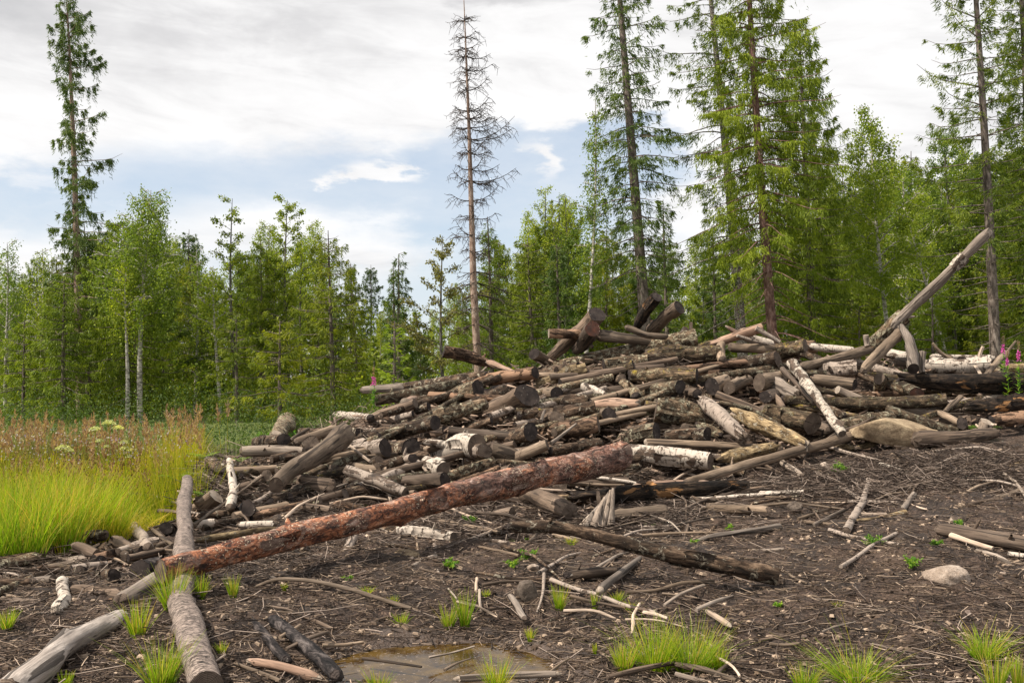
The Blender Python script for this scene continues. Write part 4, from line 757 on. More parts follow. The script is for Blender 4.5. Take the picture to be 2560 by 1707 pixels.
# ---------------------------------------------------------------- sticks
ST = [
('bare', [(465, 1150), (520, 1147), (545, 1136), (573, 1145)], 5, 4, .3, 'curved dark branch reaching left from the upright birch stem'),
('bare', [(325, 1297), (380, 1322), (432, 1362)], 6, 5, .4, 'thin pole slanting down from the black stump face to the pine trunk'),
('dull', [(266, 1364), (310, 1342), (334, 1312)], 4, 3, .4, 'thin forked stick crossing below the black stump face'),
('bare', [(483, 1312), (578, 1246), (655, 1190)], 4, 3, .5, 'long thin curved stick left of the charred log'),
('pale', [(706, 1300), (750, 1262), (810, 1234)], 4, 3, .3, 'bent pale stick in the mud behind the pine trunk'),
('birchd', [(1085, 1352), (1092, 1417), (1110, 1458), (1142, 1496)], 6, 2, .05, 'birch branch hanging down from the lone white birch log'),
('bare', [(612, 1478), (690, 1445), (782, 1450), (885, 1474), (1028, 1521)], 4, 6, .05, 'long crooked birch pole in the soil left of the puddle grass'),
('pale', [(904, 1404), (976, 1406), (1052, 1399)], 5, 5, .05, 'stick with a stripped white left half below the pale stone'),
('grey', [(672, 1497), (740, 1455), (808, 1414)], 3, 3.5, .1, 'straight grey stick slanting up to the right below the pine trunk'),
('grey', [(940, 1402), (1005, 1339)], 3, 4, .1, 'straight dark stake leaning on the lone white birch log'),
('dull', [(612, 1508), (710, 1520), (770, 1545), (833, 1573)], 3, 5, .05, 'dark crooked stick above the fire blackened log'),
('bare', [(592, 1660), (640, 1678), (702, 1702)], 6, 6, .0, 'straight peeled stick at the very bottom left of the puddle'),
('dull', [(906, 1645), (990, 1656), (1054, 1666)], 4, 3, .02, 'dark stick lying in the puddle'),
('bare', [(806, 1612), (860, 1613), (909, 1604)], 5, 4, .0, 'short brown stick on the muddy left shore of the puddle'),
('mott', [(888, 1371), (963, 1361), (1020, 1366), (1082, 1381)], 6, 5, .0, 'crooked mossy stick behind the pale stone'),
('birchd', [(1030, 1417), (1082, 1391)], 6, 6, .05, 'short thick stick right of the pale stone'),
('pale', [(1146, 1358), (1205, 1336), (1284, 1305)], 4, 3.5, .15, 'pale peeled stick propped on the lone white birch log'),
('birchd', [(1171, 1350), (1230, 1352), (1283, 1359)], 6, 5, .05, 'thick tan stick right of the lone white birch log'),
('bare', [(1176, 1362), (1235, 1374), (1297, 1389)], 4, 4, .05, 'lower of the tan sticks right of the lone white birch log'),
('birch', [(1753, 1247), (1850, 1240), (1950, 1233)], 5, 6, .1, 'long pale stick just below the long black barked log'),
('birch', [(1900, 1233), (2010, 1229)], 7, 6, .05, 'thicker whitish stick continuing right from the long pale stick'),
('bare', [(1984, 1224), (2060, 1224), (2152, 1227), (2240, 1222), (2320, 1208)], 5, 8, .05, 'long thin branch lying level on the bank at the right'),
('birch', [(2203, 1163), (2270, 1182), (2349, 1194)], 7, 7, .05, 'mottled birch branch on the bank below the tan boulder'),
('yellow', [(2360, 1191), (2447, 1191), (2560, 1157)], 6, 8, .05, 'tan branch curving up to the right edge on the bank'),
('birchd', [(2172, 1199), (2156, 1250), (2116, 1325)], 6, 9, .15, 'birch branch standing out nearly upright on the right bank'),
('pale', [(2141, 1286), (2217, 1287)], 6, 5, .05, 'short level birch stick right of the upright birch branch'),
('yellow', [(2138, 1304), (2200, 1298), (2265, 1280)], 6, 6, .05, 'tan crooked stick just under the short level birch stick'),
('bare', [(2010, 1303), (2070, 1311), (2120, 1309)], 4, 5, .0, 'thin brown stick left of the upright birch branch'),
('birchd', [(2074, 1325), (2138, 1345), (2190, 1352), (2250, 1362)], 6, 5, .05, 'mottled branch with moss lying on the open soil at the right'),
('dull', [(2178, 1379), (2240, 1376), (2308, 1365)], 7, 6, .03, 'dark stick under the mossy mottled branch'),
('birchd', [(2102, 1416), (2140, 1392), (2180, 1364), (2242, 1334)], 5, 6, .06, 'rough stick crossing the mottled branch with moss'),
('pale', [(2377, 1337), (2430, 1356), (2483, 1371)], 6, 5, .12, 'pale peeled stick across the weathered log at the right edge'),
('grey', [(2442, 1379), (2500, 1394), (2543, 1426)], 8, 7, .05, 'bent grey branch below the weathered log at the right edge'),
('birch', [(2520, 1384), (2590, 1394)], 8, 8, .05, 'white stick leaving the right edge below the weathered log'),
('grey', [(1720, 1362), (1780, 1338), (1850, 1330), (1950, 1316)], 5, 8, .05, 'curved smooth grey stick above the open soil, right of the sprouts'),
('grey', [(1660, 1328), (1718, 1310)], 4, 3, .0, 'short grey stick left of the curved smooth grey stick'),
('dull', [(1728, 1275), (1715, 1320), (1702, 1365)], 4, 5, .1, 'mossy twig pointing straight down beside the green sprouts'),
('grey', [(1772, 1364), (1830, 1372), (1900, 1376), (1960, 1372)], 4, 4, .0, 'thin brown stick with an orange patch above the knotty log end'),
('birchd', [(1378, 1448), (1440, 1472), (1500, 1486), (1560, 1512), (1640, 1530)], 6, 5, .05, 'long rough stick running right behind the big grass tufts'),
('bare', [(1566, 1480), (1640, 1476), (1700, 1456), (1785, 1452)], 4, 4, .03, 'winding thin stick below the long knotty log'),
('bare', [(1365, 1402), (1420, 1418), (1490, 1424)], 4, 4, .03, 'thin stick crossing above the dark rotten log'),
('pale', [(1410, 1526), (1492, 1523), (1540, 1548)], 4, 3, .03, 'bent whitish stick above the near mud'),
('dull', [(1205, 1462), (1260, 1452), (1312, 1453)], 5, 4, .0, 'brown stick left of the angular stone'),
('birchd', [(1360, 1435), (1358, 1480), (1342, 1530)], 5, 3, .03, 'mossy twig lying towards the viewer by the rush tuft'),
('pale', [(1192, 1445), (1190, 1478)], 3.5, 4, .05, 'small upright pale twig left of the angular stone'),
('pale', [(1199, 1474), (1203, 1526)], 3.5, 3, .05, 'thin whitish twig beside the paired rush tufts'),
('grey', [(1660, 1512), (1700, 1484), (1760, 1462)], 4, 4, .05, 'thin grey branch right of the big grass tufts, upper one'),
('grey', [(1740, 1524), (1790, 1500), (1833, 1490)], 5, 4, .05, 'rough grey branch right of the big grass tufts, lower one'),
('bare', [(1690, 1660), (1760, 1670), (1840, 1700)], 6, 5, .0, 'dead stick at the bottom below the big grass tufts'),
('grey', [(1690, 1684), (1750, 1700), (1800, 1712)], 6, 6, .0, 'split grey stick at the bottom edge right of centre'),
('dull', [(1520, 1692), (1620, 1664), (1710, 1654)], 8, 6, .0, 'rotten stick half buried along the bottom of the big grass tufts'),
('pale', [(1790, 1640), (1835, 1662), (1850, 1690)], 3, 3, .05, 'kinked bleached twig right of the big grass tufts'),
('bare', [(2460, 945), (2490, 910), (2517, 882)], 8, 7, .3, 'bare stake slanting up at the right edge of the heap'),
('bare', [(2515, 884), (2540, 852)], 4, 2.5, .3, 'thin tip of the bare stake at the right edge'),
('bare', [(2332, 858), (2350, 882), (2383, 902)], 3, 5, .2, 'curved twig standing over the clean white birch log, left one'),
('pale', [(2447, 898), (2458, 866)], 5, 4, .1, 'short stub twig standing behind the clean white birch log'),
('pale', [(2424, 897), (2456, 942)], 3.5, 4, .35, 'bleached twig hanging in front of the clean white birch log'),
('bare', [(2363, 1030), (2402, 992)], 6, 7, .5, 'bare root slanting up under the end of the long mossy log at the right'),
('birchd', [(1842, 839), (1890, 853), (1950, 866)], 3.5, 3.5, .35, 'thin birch stick lying across the crest'),
('birchd', [(1890, 820), (1918, 836), (1948, 856)], 6, 5, .35, 'mossy birch stick sloping down to the square ended mossy log'),
('dull', [(1956, 922), (1990, 960), (2035, 1008)], 7, 6, .5, 'dark stick lying along the diagonal birch'),
('lich', [(1800, 1006), (1870, 1018), (1930, 1050), (1960, 1068)], 5, 4, .7, 'lichened stick over the yellow barked split log'),
('bare', [(1727, 805), (1727, 832)], 4, 5, .1, 'small upright peg behind the long mossy log'),
('pale', [(1192, 940), (1216, 918)], 2.5, 2.5, .1, 'white twig sticking up from the left of the crest'),
('dull', [(724, 1102), (750, 1085), (771, 1072)], 5, 3.5, .2, 'dark twig sticking up behind the round black end at the left'),
('pale', [(876, 1114), (900, 1135), (926, 1153)], 3, 3.5, .5, 'straight thin pole in front of the white rimmed black end'),
('grey', [(1353, 1052), (1362, 1025)], 4, 3, .45, 'forked grey twig in front of the light brown sawn face'),
('grey', [(1378, 1108), (1420, 1075), (1440, 1060)], 5, 3, .55, 'rootlike grey branch on the curling bark log'),
('bare', [(1240, 1264), (1300, 1290), (1255, 1256)], 0, 0, .3, ''),
('pale', [(1094, 1254), (1160, 1285), (1240, 1312)], 2.5, 3, .25, 'thin pale twig sloping down from the middle of the pine trunk'),
('birch', [(1458, 1190), (1520, 1196), (1590, 1207)], 4, 4, .3, 'pale stick lying level in the gap right of the pine trunk end'),
('bare', [(1420, 1208), (1500, 1212), (1560, 1213)], 3.5, 3.5, .3, 'second thin stick level in the gap right of the pine trunk end'),
('dull', [(2050, 1112), (2090, 1085), (2150, 1062), (2200, 1032)], 6, 3, .6, 'dark curved branch lying over the left of the tan boulder'),
('birchd', [(2100, 1218), (2130, 1234), (2150, 1248)], 4, 5, .1, 'short rough stick left of the upright birch branch'),
('grey', [(2035, 1311), (2080, 1290), (2110, 1275)], 4, 5, .05, 'flat grey stick rising left of the upright birch branch'),
('grey', [(2256, 1275), (2286, 1236)], 8, 7, .1, 'flat grey board end standing on the right bank'),
('pink', [(2336, 1246), (2380, 1250)], 8, 8, .05, 'reddish grey slab lying on the right bank'),
('bare', [(2390, 1250), (2440, 1216), (2500, 1200)], 5, 4, .1, 'thin branch in the brushwood at the right bank'),
('bare', [(2448, 1250), (2520, 1238), (2590, 1210)], 6, 8, .05, 'brown stick at the right edge among the brushwood'),
('dull', [(2420, 1262), (2470, 1250), (2555, 1248)], 5, 4, .05, 'dark thin stick at the right edge below the brushwood'),
('bare', [(1990, 1190), (2100, 1186), (2240, 1176)], 3.5, 3.5, .05, 'reddish straight thin stick below the green leafy sprout'),
('pale', [(2330, 1165), (2382, 1147)], 4, 5, .05, 'short whitish stick on the right bank below the grooved grey log'),
('bare', [(2410, 1140), (2470, 1152)], 3, 4, .05, 'thin short stick on the right bank near the edge'),
('dull', [(483, 1440), (540, 1455), (600, 1450)], 0, 0, 0, ''),
('dull', [(475, 1530), (540, 1535), (596, 1540)], 3.5, 3.5, .1, 'dark straight twig across the near birch trunk'),
('pale', [(480, 1695), (520, 1665), (562, 1636)], 3, 3, .15, 'pale twig lying over the foot of the near birch trunk'),
('bare', [(492, 1568), (530, 1620), (545, 1650)], 4, 3, .05, 'brown twig along the right of the near birch trunk'),
('bare', [(700, 1592), (750, 1562)], 5, 4, .25, 'short stick propped on the fire blackened log, upper one'),
('dull', [(715, 1622), (780, 1590), (820, 1580)], 4, 5, .25, 'knobbly stick propped on the fire blackened log, lower one'),
('pale', [(225, 1550), (262, 1528)], 4, 3, .05, 'pale sliver beside the curved driftwood log'),
]
for mat, px, r0, r1, lift, lab in ST:
    if not lab: continue
    L('branch' if len(px) > 2 else 'stick', mat, px, r0, r1, 0, 0, 'b', lift, lab, cat='branch' if len(px) > 2 else 'stick', rough=0.09)
# ---------------------------------------------------------------- logs seen only in the gaps, deeper in the heap
rg = random.Random(11)
k = 0
while k < 112:
    x = rg.uniform(560, 2560) if k < 62 else rg.uniform(680, 1750); top = np.interp(x, CT[:, 0], CT[:, 3]); ft = np.interp(x, CT[:, 0], CT[:, 1])
    y = rg.uniform(top + 14, ft - 30)
    ln = rg.uniform(90, 240); sl = rg.gauss(-0.22, 0.10) if x < 1700 else rg.gauss(0.02, 0.16)
    r = rg.uniform(10, 18); mat = rg.choice(['mott', 'mott', 'lich', 'lich', 'brown', 'dull', 'mott', 'moss', 'birchd'])
    f = rg.choice([0, .4, .7])
    lab = ADJ[mat] + (' long' if ln > 180 else ' short' if ln < 120 else '') + (' sawn log' if f else ' log') + ' deep ' + where(x, y)
    if lab in USED: continue
    USED.add(lab)
    L('buried_log', mat, [(x - ln / 2, y - sl * ln / 2), (x + ln / 2, y + sl * ln / 2)], r, r * rg.uniform(.85, 1.1), 0, f, rg.choice('kkb'), -0.42 if k < 70 else -.22, lab, group='half hidden logs in the gaps of the heap')
    k += 1
for (bx, n, rl, rh, l0, l1, lf, grp) in [((520, 1150, 1010, 1330), 40, 8, 15, 70, 190, .12, 'logs sunk in the mud behind the pine trunk'), ((980, 1175, 1520, 1262), 18, 8, 14, 80, 200, .10, 'logs sunk in the mud behind the pine trunk'),
        ((0, 1360, 420, 1490), 20, 9, 14, 60, 150, .10, 'logs among the scraps at the lower left'), ((700, 900, 1750, 1180), 46, 7, 11, 150, 330, .12, 'slim poles lying through the heap'), ((1750, 900, 2560, 1060), 18, 7, 11, 120, 300, .12, 'slim poles lying through the heap')]:
    k = 0
    while k < n:
        x = rg.uniform(bx[0], bx[2]); y = rg.uniform(bx[1], bx[3])
        if y < np.interp(x, CT[:, 0], CT[:, 3]) + 12: y += rg.uniform(40, 150)
        ln = rg.uniform(l0, l1); sl = rg.gauss(-0.2, 0.16) if x < 1700 else rg.gauss(0, .16); mat = rg.choice(['mott', 'lich', 'brown', 'dull', 'lich', 'birchd', 'mott', 'moss', 'bare']); f = rg.choice([0, 0, .5])
        r = rg.uniform(rl, rh); lab = ADJ[mat] + (' slim' if r < 11 else ' stout') + (' sawn log ' if f else ' log ') + where(x, y)
        if 'slim poles' in grp and any(yy < np.interp(xx, CT[:, 0], CT[:, 3]) + 6 or xx < 640 for xx, yy in ((x - ln / 2, y - sl * ln / 2), (x + ln / 2, y + sl * ln / 2))): continue
        if 'slim poles' in grp: lab = ADJ[mat] + ' slim pole ' + ('rising ' if sl < -.2 else 'lying ') + where(x, y)
        if lab in USED:
            if rg.random() < .9: continue
        USED.add(lab); k += 1
        L('slim_log' if 'slim poles' in grp else 'sunken_log', mat, [(x - ln / 2, y - sl * ln / 2), (x + rg.uniform(-10, 10), y + rg.uniform(-4, 4)), (x + ln / 2, y + sl * ln / 2)], r, r * rg.uniform(.7, 1.0), 0, f, rg.choice('kkb'), lf, lab, group=grp)
# ---------------------------------------------------------------- random smaller branches over bank, foot of heap and scraps
GR = {'bank': ('brown stick strewn on the bare bank at the right', 'sticks strewn on the right bank'),
      'soil': ('small stick strewn on the open soil in front of the heap', 'sticks strewn on the open soil'),
      'foot': ('branch in the brushwood along the foot of the heap', 'branches along the foot of the heap'),
      'left': ('small branch among the log scraps at the lower left', 'branches among the lower left scraps')}
def scatter(nm, n, box, rlo, rhi, llo, lhi, lift):
    done = 0
    while done < n:
        x = rg.uniform(box[0], box[2]); y = rg.uniform(box[1], box[3]); a = rg.choice([rg.gauss(-0.25, 0.45), rg.gauss(0.2, 0.4), rg.uniform(-1.5, 1.5)])
        ln = rg.uniform(llo, lhi); dx, dy = math.cos(a) * ln, math.sin(a) * ln * 0.55; r = rg.uniform(rlo, rhi) * (0.6 + (y - 940) / 900)
        bx, by = rg.uniform(-.12, .12) * ln, rg.uniform(-.1, .1) * ln
        mt = rg.choice(['bare', 'dull', 'grey', 'birchd', 'mott', 'dull', 'bare', 'pale'])
        sl = 'level ' if abs(dy) < ln * .09 else 'steep ' if abs(dy) > ln * .35 else 'rising ' if dy < 0 else 'sloping '
        lab = sl + ADJ[mt] + (' long' if ln > 150 else ' short' if ln < 90 else '') + ' stick ' + where(x, y)
        if lab in USED: continue
        USED.add(lab); done += 1
        L('branch', mt, [(x - dx / 2, y - dy / 2), (x + bx, y + by), (x + dx / 2, y + dy / 2)], r, r * rg.uniform(.4, .8), 0, 0, 'b',
          rg.uniform(0, lift), lab, 'branch', GR[nm][1], rough=0.1)
scatter('bank', 60, (1750, 1120, 2560, 1290), 2.5, 5, 60, 230, .10)
scatter('soil', 30, (560, 1400, 2560, 1680), 2, 4, 50, 150, .05)
scatter('foot', 78, (800, 1170, 1800, 1440), 2.5, 5, 60, 240, .22)
scatter('left', 38, (380, 1130, 960, 1500), 2.5, 5, 60, 200, .2)
scatter('left', 14, (0, 1340, 400, 1480), 2.5, 5, 50, 150, .12)

# ---------------------------------------------------------------- fine debris: twigs, chips, brushwood (nobody could count them)
rs = np.random.RandomState(8)
def twig_field(name, n, xs, Ys, lo, hi, wlo, whi, mat, lift=0.0, tilt=0.15, label='', cat='', core=True, kind='stuff', bend=0.12):
    x, Y = xs, Ys; z = ground_z(x, Y) if core else height(x, Y)
    L_ = rs.uniform(lo, hi, n) * rs.uniform(0.5, 1, n); W = rs.uniform(wlo, whi, n); a = rs.uniform(0, 2 * math.pi, n)
    ti = rs.normal(0, tilt, n); D = np.stack([np.cos(a) * np.cos(ti), np.sin(a) * np.cos(ti), np.sin(ti)], -1)
    c = np.stack([x, Y, z + rs.uniform(0, 1, n) * lift + W * 0.5], -1); S = unit(np.cross(D, np.array([0, 0, 1.0]))); U = np.cross(S, D)
    V = []
    for i, t in enumerate((-0.5, 0.0, 0.5)):
        p = c + D * (L_ * t)[:, None] + (S * (rs.normal(0, bend, n) * L_)[:, None] if i == 1 else 0)
        if i != 1: # follow the surface
            zz = (ground_z(p[:, 0], p[:, 1]) if core else height(p[:, 0], p[:, 1])); p[:, 2] = np.maximum(p[:, 2], zz + W * 0.3)
        w = W * (1 - 0.25 * i)
        for q in range(3):
            an = q * 2.094 + 0.5; V.append(p + (S * math.cos(an) + U * math.sin(an)) * (w * 0.5)[:, None])
    V = np.stack(V, 1); base = (np.arange(n) * 9)[:, None]
    Fq = []
    for i in (0, 1):
        for q in range(3): Fq.append(np.stack([base[:, 0] + i * 3 + q, base[:, 0] + i * 3 + (q + 1) % 3, base[:, 0] + i * 3 + 3 + (q + 1) % 3, base[:, 0] + i * 3 + 3 + q], -1))
    t = np.repeat(rs.rand(n) ** 1.6, 9)
    return obj(name, make_mesh(name, V.reshape(-1, 3), np.concatenate(Fq), mat, t), label=label, cat=cat, kind=kind)
def wedge(n, y0, y1, cmin=-200, cmax=2760, p=1.0):
    Y = y0 * (y1 / y0) ** (rs.rand(n) ** p); c = rs.uniform(cmin, cmax, n); return (c - 1280) / F * Y, Y
def keep(x, Y, extra=0):
    d = np.sqrt(((x - PUD[0]) / 0.62) ** 2 + ((Y - PUD[1]) / 0.48) ** 2); c = x / Y * F + 1280
    m = (d > 1.0) & ~((c < 470) & (Y > 9.6 + extra)); return x[m], Y[m]
x, Y = keep(*wedge(34000, 4.4, 13.5)); twig_field('twig_litter', len(x), x, Y, .04, .24, .003, .009, 'twig_mat', .02, .14, 'brown twigs and needles littering the bare soil', 'twigs')
x, Y = keep(*wedge(2600, 4.6, 13.5)); twig_field('twig_litter', len(x), x, Y, .15, .6, .004, .012, 'twig_mat', .03, .12, 'longer dead twigs scattered over the bare soil', 'twigs')
# brushwood on the bank and along the foot of the heap
def brush(name, label, spots, core, lift, tilt):
    xs = []; ysl = []
    for (cx, cy, rx, ry, n) in spots:
        for _ in range(n // 10):
            q = rs.normal(0, .45, 2); px_, py_ = cx + q[0] * rx, cy + q[1] * ry; Yh = hit(px_, py_)
            if px_ < 470 and Yh > 9.6: continue
            for __ in range(10):
                Yq = Yh + rs.normal(0, .15) + (.55 if core else 0.05); xs.append((px_ - 1280) / F * Yq + rs.normal(0, .16)); ysl.append(Yq)
    xs = np.array(xs); ysl = np.array(ysl)
    twig_field(name, len(xs), xs, ysl, .15, .6, .004, .012, 'twig_mat', lift, tilt, label, 'brushwood', core=core, bend=.16)
brush('brushwood', 'tangled dry brushwood on the bank and at the foot of the heap', [(2360, 1180, 290, 60, 3600), (2080, 1215, 270, 50, 1700), (1400, 1205, 320, 60, 1500), (800, 1290, 260, 80, 1200), (560, 1240, 90, 60, 450), (1240, 1310, 200, 60, 800), (1650, 1300, 260, 50, 700), (700, 1430, 220, 60, 500), (1665, 908, 50, 12, 160), (1650, 1075, 90, 18, 120), (480, 1180, 60, 60, 160), (160, 1440, 160, 40, 160)], False, .07, .22)
brush('heap_brushwood', 'broken twigs lodged deep between the logs of the heap', [(1600, 1040, 550, 110, 2600), (2150, 1000, 400, 100, 1500), (1000, 1120, 380, 110, 2000), (700, 1200, 200, 80, 800)], True, .34, .4)
# bark chips
def chips(name, n, lo, hi, mat, label, cat, y0=4.6, y1=13.2):
    x, Y = keep(*wedge(n, y0, y1)); n = len(x); z = ground_z(x, Y)
    l = rs.uniform(lo, hi, n); w = l * rs.uniform(.3, .8, n); a = rs.uniform(0, 6.28, n); h = w * .5
    D = np.stack([np.cos(a), np.sin(a), rs.normal(0, .3, n)], -1); D = unit(D); S = unit(np.cross(D, np.array([0, 0, 1.0]))); U = np.cross(S, D); c = np.stack([x, Y, z + h * .3], -1)
    V = []
    for (i, j, k) in [(-1, -1, -1), (1, -.6, -1), (1, .8, -1), (-.8, 1, -1), (-.7, -.6, 1), (.6, -.5, .8), (.8, .5, 1), (-.5, .7, .7)]:
        V.append(c + D * (l * .5 * i)[:, None] + S * (w * .5 * j)[:, None] + U * (h * .5 * k)[:, None])
    V = np.stack(V, 1).reshape(-1, 3); b = np.arange(n)[:, None] * 8
    fs = np.concatenate([b + np.array(f)[None] for f in [(4, 5, 6, 7), (0, 1, 5, 4), (1, 2, 6, 5), (2, 3, 7, 6), (3, 0, 4, 7)]])
    obj(name, make_mesh(name, V, fs, mat, np.repeat(rs.rand(n) ** 1.7, 8), smooth=False), label=label, cat=cat, kind='stuff')
chips('bark_chips', 1700, .010, .038, 'chip_mat', 'pale bark and wood chips sprinkled over the dark soil', 'wood chips')
chips('soil_crumbs', 9000, .015, .06, 'twig_mat', 'dark clods and crumbs of soil', 'soil crumbs')

# torn bark, splinters and broken bits lying on the logs
P_ = []
for (cx, cy, rx, ry, n) in [(1650, 1010, 620, 120, 1500), (1100, 1090, 330, 90, 700), (2250, 980, 330, 90, 600), (700, 1230, 260, 90, 500), (1300, 1230, 350, 60, 500), (150, 1410, 200, 50, 200)]:
    for _ in range(n):
        q = rs.uniform(-1, 1, 2); x_, y_ = cx + q[0] * rx, cy + q[1] * ry; top = np.interp(x_, CT[:, 0], CT[:, 3])
        if y_ < top: continue
        Yq = hit(x_, y_) + rs.uniform(-.08, .5)
        if x_ < 470 and Yq > 9.6: continue
        P_.append(at(x_, y_, Yq))
P_ = np.array([list(p) for p in P_]); P_[:, 2] = np.minimum(P_[:, 2], height(P_[:, 0], P_[:, 1]) + .03); n = len(P_); l = rs.uniform(.05, .30, n); w = rs.uniform(.015, .06, n); a = rs.normal(0, .9, n); 
D = unit(np.stack([np.cos(a), np.sin(a), rs.normal(0, .35, n)], -1)); S = unit(np.cross(D, np.array([0, 0, 1.0]) + rs.normal(0, .4, (n, 3)))); U = np.cross(S, D); V = []
for (i, j, k) in [(-1, -1, -1), (1, -.5, -1), (.9, .7, -1), (-.8, 1, -1), (-.9, -.8, 1), (.8, -.5, .6), (1, .4, 1), (-.6, .8, .5)]: V.append(P_ + D * (l * .5 * i)[:, None] + S * (w * .5 * j)[:, None] + U * (.008 * k))
V = np.stack(V, 1).reshape(-1, 3); bb = np.arange(n)[:, None] * 8; fs = np.concatenate([bb + np.array(f)[None] for f in [(4, 5, 6, 7), (0, 1, 5, 4), (1, 2, 6, 5), (2, 3, 7, 6), (3, 0, 4, 7), (0, 3, 2, 1)]])
obj('bark_pieces', make_mesh('bark_pieces', V, fs, 'chip_mat', np.repeat(rs.rand(n) ** 1.2, 8), smooth=False), label='torn bark, splinters and broken bits caught between the logs', cat='bark pieces', kind='stuff')

# ---------------------------------------------------------------- stones
def rock(name, mat, px, py, wpx, hpx, label, dep=.6, sink=.35, seed=1, lift=0, Y=None):
    Y = Y or hit(px, py + hpx * .5) - lift
    W = wpx / F * Y / 2; H = hpx / F * Y
    u, v = np.meshgrid(np.linspace(0, math.pi, 30), np.linspace(0, 2 * math.pi, 48, endpoint=False), indexing='ij')
    d = np.stack([np.sin(u) * np.cos(v), np.sin(u) * np.sin(v), np.cos(u)], -1)
    d2 = np.sign(d) * np.abs(d) ** 0.85
    k = 1 + fbm(d * .9 + seed * 5, 2) * .3 + fbm(d * 2.6 + seed, 4) * .13
    prs = np.random.RandomState(seed + 40); d3 = d2 * k[..., None]
    for _ in range(16):
        pn = unit(prs.normal(0, 1, 3)); pd = prs.uniform(.62, .92); ex = np.clip((d3 @ pn) - pd, 0, None); d3 = d3 - ex[..., None] * pn * .9
    d3 = d3 * (1 + fbm(d * 9 + seed, 3) * .035)[..., None]
    V = d3 * 1.12 * np.array([W, W * dep * 1.4, H * .62]); V = V.reshape(-1, 3)
    i = np.arange(29)[:, None] * 48 + np.arange(48)[None]; j = np.arange(29)[:, None] * 48 + (np.arange(48)[None] + 1) % 48
    fq = np.stack([i, i + 48, j + 48, j], -1).reshape(-1, 4)
    p = at(px, py + hpx * .12, Y + W * .3)
    obj(name, make_mesh(name, V, fq, mat), label=label, cat='stone', loc=p)
rock('boulder', 'boulder', 2225, 1072, 205, 62, 'large tan boulder half buried among the logs at the right', .5, .3, 4, .5)
rock('boulder', 'boulder', 2300, 1084, 130, 36, 'low right shoulder of tan rock beside the large boulder', .5, .3, 7, .45)
rock('stone', 'stone_pale', 2367, 1438, 96, 58, 'rounded pale stone on the open soil at the lower right', .6, .3, 9)
rock('stone', 'stone_pale', 2312, 1451, 24, 14, 'small pale stone touching the left of the rounded pale stone', .6, .3, 3)
rock('stone', 'boulder', 1018, 1387, 60, 26, 'low tan stone on the soil below the lone white birch log', .6, .3, 5)
rock('stone', 'stone_dull', 1318, 1474, 50, 44, 'angular brown stone standing in the soil above the puddle', .6, .2, 12)
rock('stone', 'stone_pale', 2062, 1166, 24, 18, 'small round stone left of the leafy green sprout', .6, .2, 13)
rock('stone', 'stone_pale', 1330, 1416, 30, 14, 'pale flat chip of stone above the angular stone', .7, .3, 14)
rock('stone', 'stone_pale', 2512, 1435, 22, 16, 'small whitish stone near the right edge', .7, .3, 15)
rock('stone', 'stone_dull', 1984, 1264, 40, 24, 'brownish stone below the thicker whitish stick', .7, .3, 16)
for i, (px, py, s) in enumerate([(1172, 1500, 14), (1413, 1395, 20), (1260, 1415, 14), (2010, 1590, 22), (2420, 1530, 24), (2300, 1660, 18)]):
    Yh = hit(px, py)
    rock('pebble', 'pebble', px, py, s * .7, s * .4, 'small pinkish pebble ' + where(px, py), .7, .2, 20 + i)
    bpy.context.scene.collection.objects[-1]['group'] = 'small pinkish pebbles on the soil'; bpy.context.scene.collection.objects[-1]['category'] = 'pebble'

# ---------------------------------------------------------------- grasses
def blades(n, cx, cy, cz, spread, hlo, hhi, wd, lean, bend=.25, segs=3, rot=None):
    r = spread * np.sqrt(rs.rand(n)); a = rs.uniform(0, 6.283, n); bx = cx + r * np.cos(a); by = cy + r * np.sin(a)
    la = a + rs.normal(0, .5, n); l = np.abs(rs.normal(lean, lean * .5, n)); h = rs.uniform(hlo, hhi, n)
    bb_ = rs.exponential(1.6, n); d = np.stack([np.cos(la), np.sin(la)], -1); V = []; fa = rs.uniform(0, 6.283, n); s = np.stack([np.cos(fa), np.sin(fa), fa * 0], -1)
    bz = cz if np.isscalar(cz) else cz
    for k in range(segs + 1):
        t = k / segs; off = (l * t + bend * (.3 + bb_) * l * t * t) * h
        p = np.stack([bx + d[:, 0] * off, by + d[:, 1] * off, bz + h * t * (1 - .15 * l * t)], -1); w = wd * (1 - t * .85)
        V += [p - s * w * .5, p + s * w * .5]
    V = np.stack(V, 1); m = 2 * (segs + 1); b = (np.arange(n) * m)[:, None]
    fq = np.concatenate([b + np.array([2 * k, 2 * k + 1, 2 * k + 3, 2 * k + 2])[None] for k in range(segs)])
    t = np.repeat(np.where(rs.rand(n) < .13, 1.0, np.clip(rs.normal(.40, .22, n), 0, 1)), m) + np.tile(np.repeat(np.linspace(-.15, .2, segs + 1), 2), n)
    return V.reshape(-1, 3), fq, np.clip(t, 0, 1)
def tuft(px, py, wpx, hpx, label, n=None, y=None, lean=None, mat='tuft_mat', name='grass_tuft'):
    Y = hit(px, min(py, 1712)) if py <= 1712 else 1.6 * F / (py - HZ)
    x = (px - 1280) / F * Y; h = hpx / F * Y; sp = wpx / F * Y * .22; ln = lean if lean else max(.1, (wpx / 2 / hpx) * .75)
    n = n or int(40 + wpx * 1.6)
    V, fq, t = blades(n, 0, 0, 0, sp, h * .45, h, 0.0065, ln)
    obj(name, make_mesh(name, V, fq, mat, t), loc=(x, Y, gz(x, Y) - .01), label=label, cat='grass tuft')
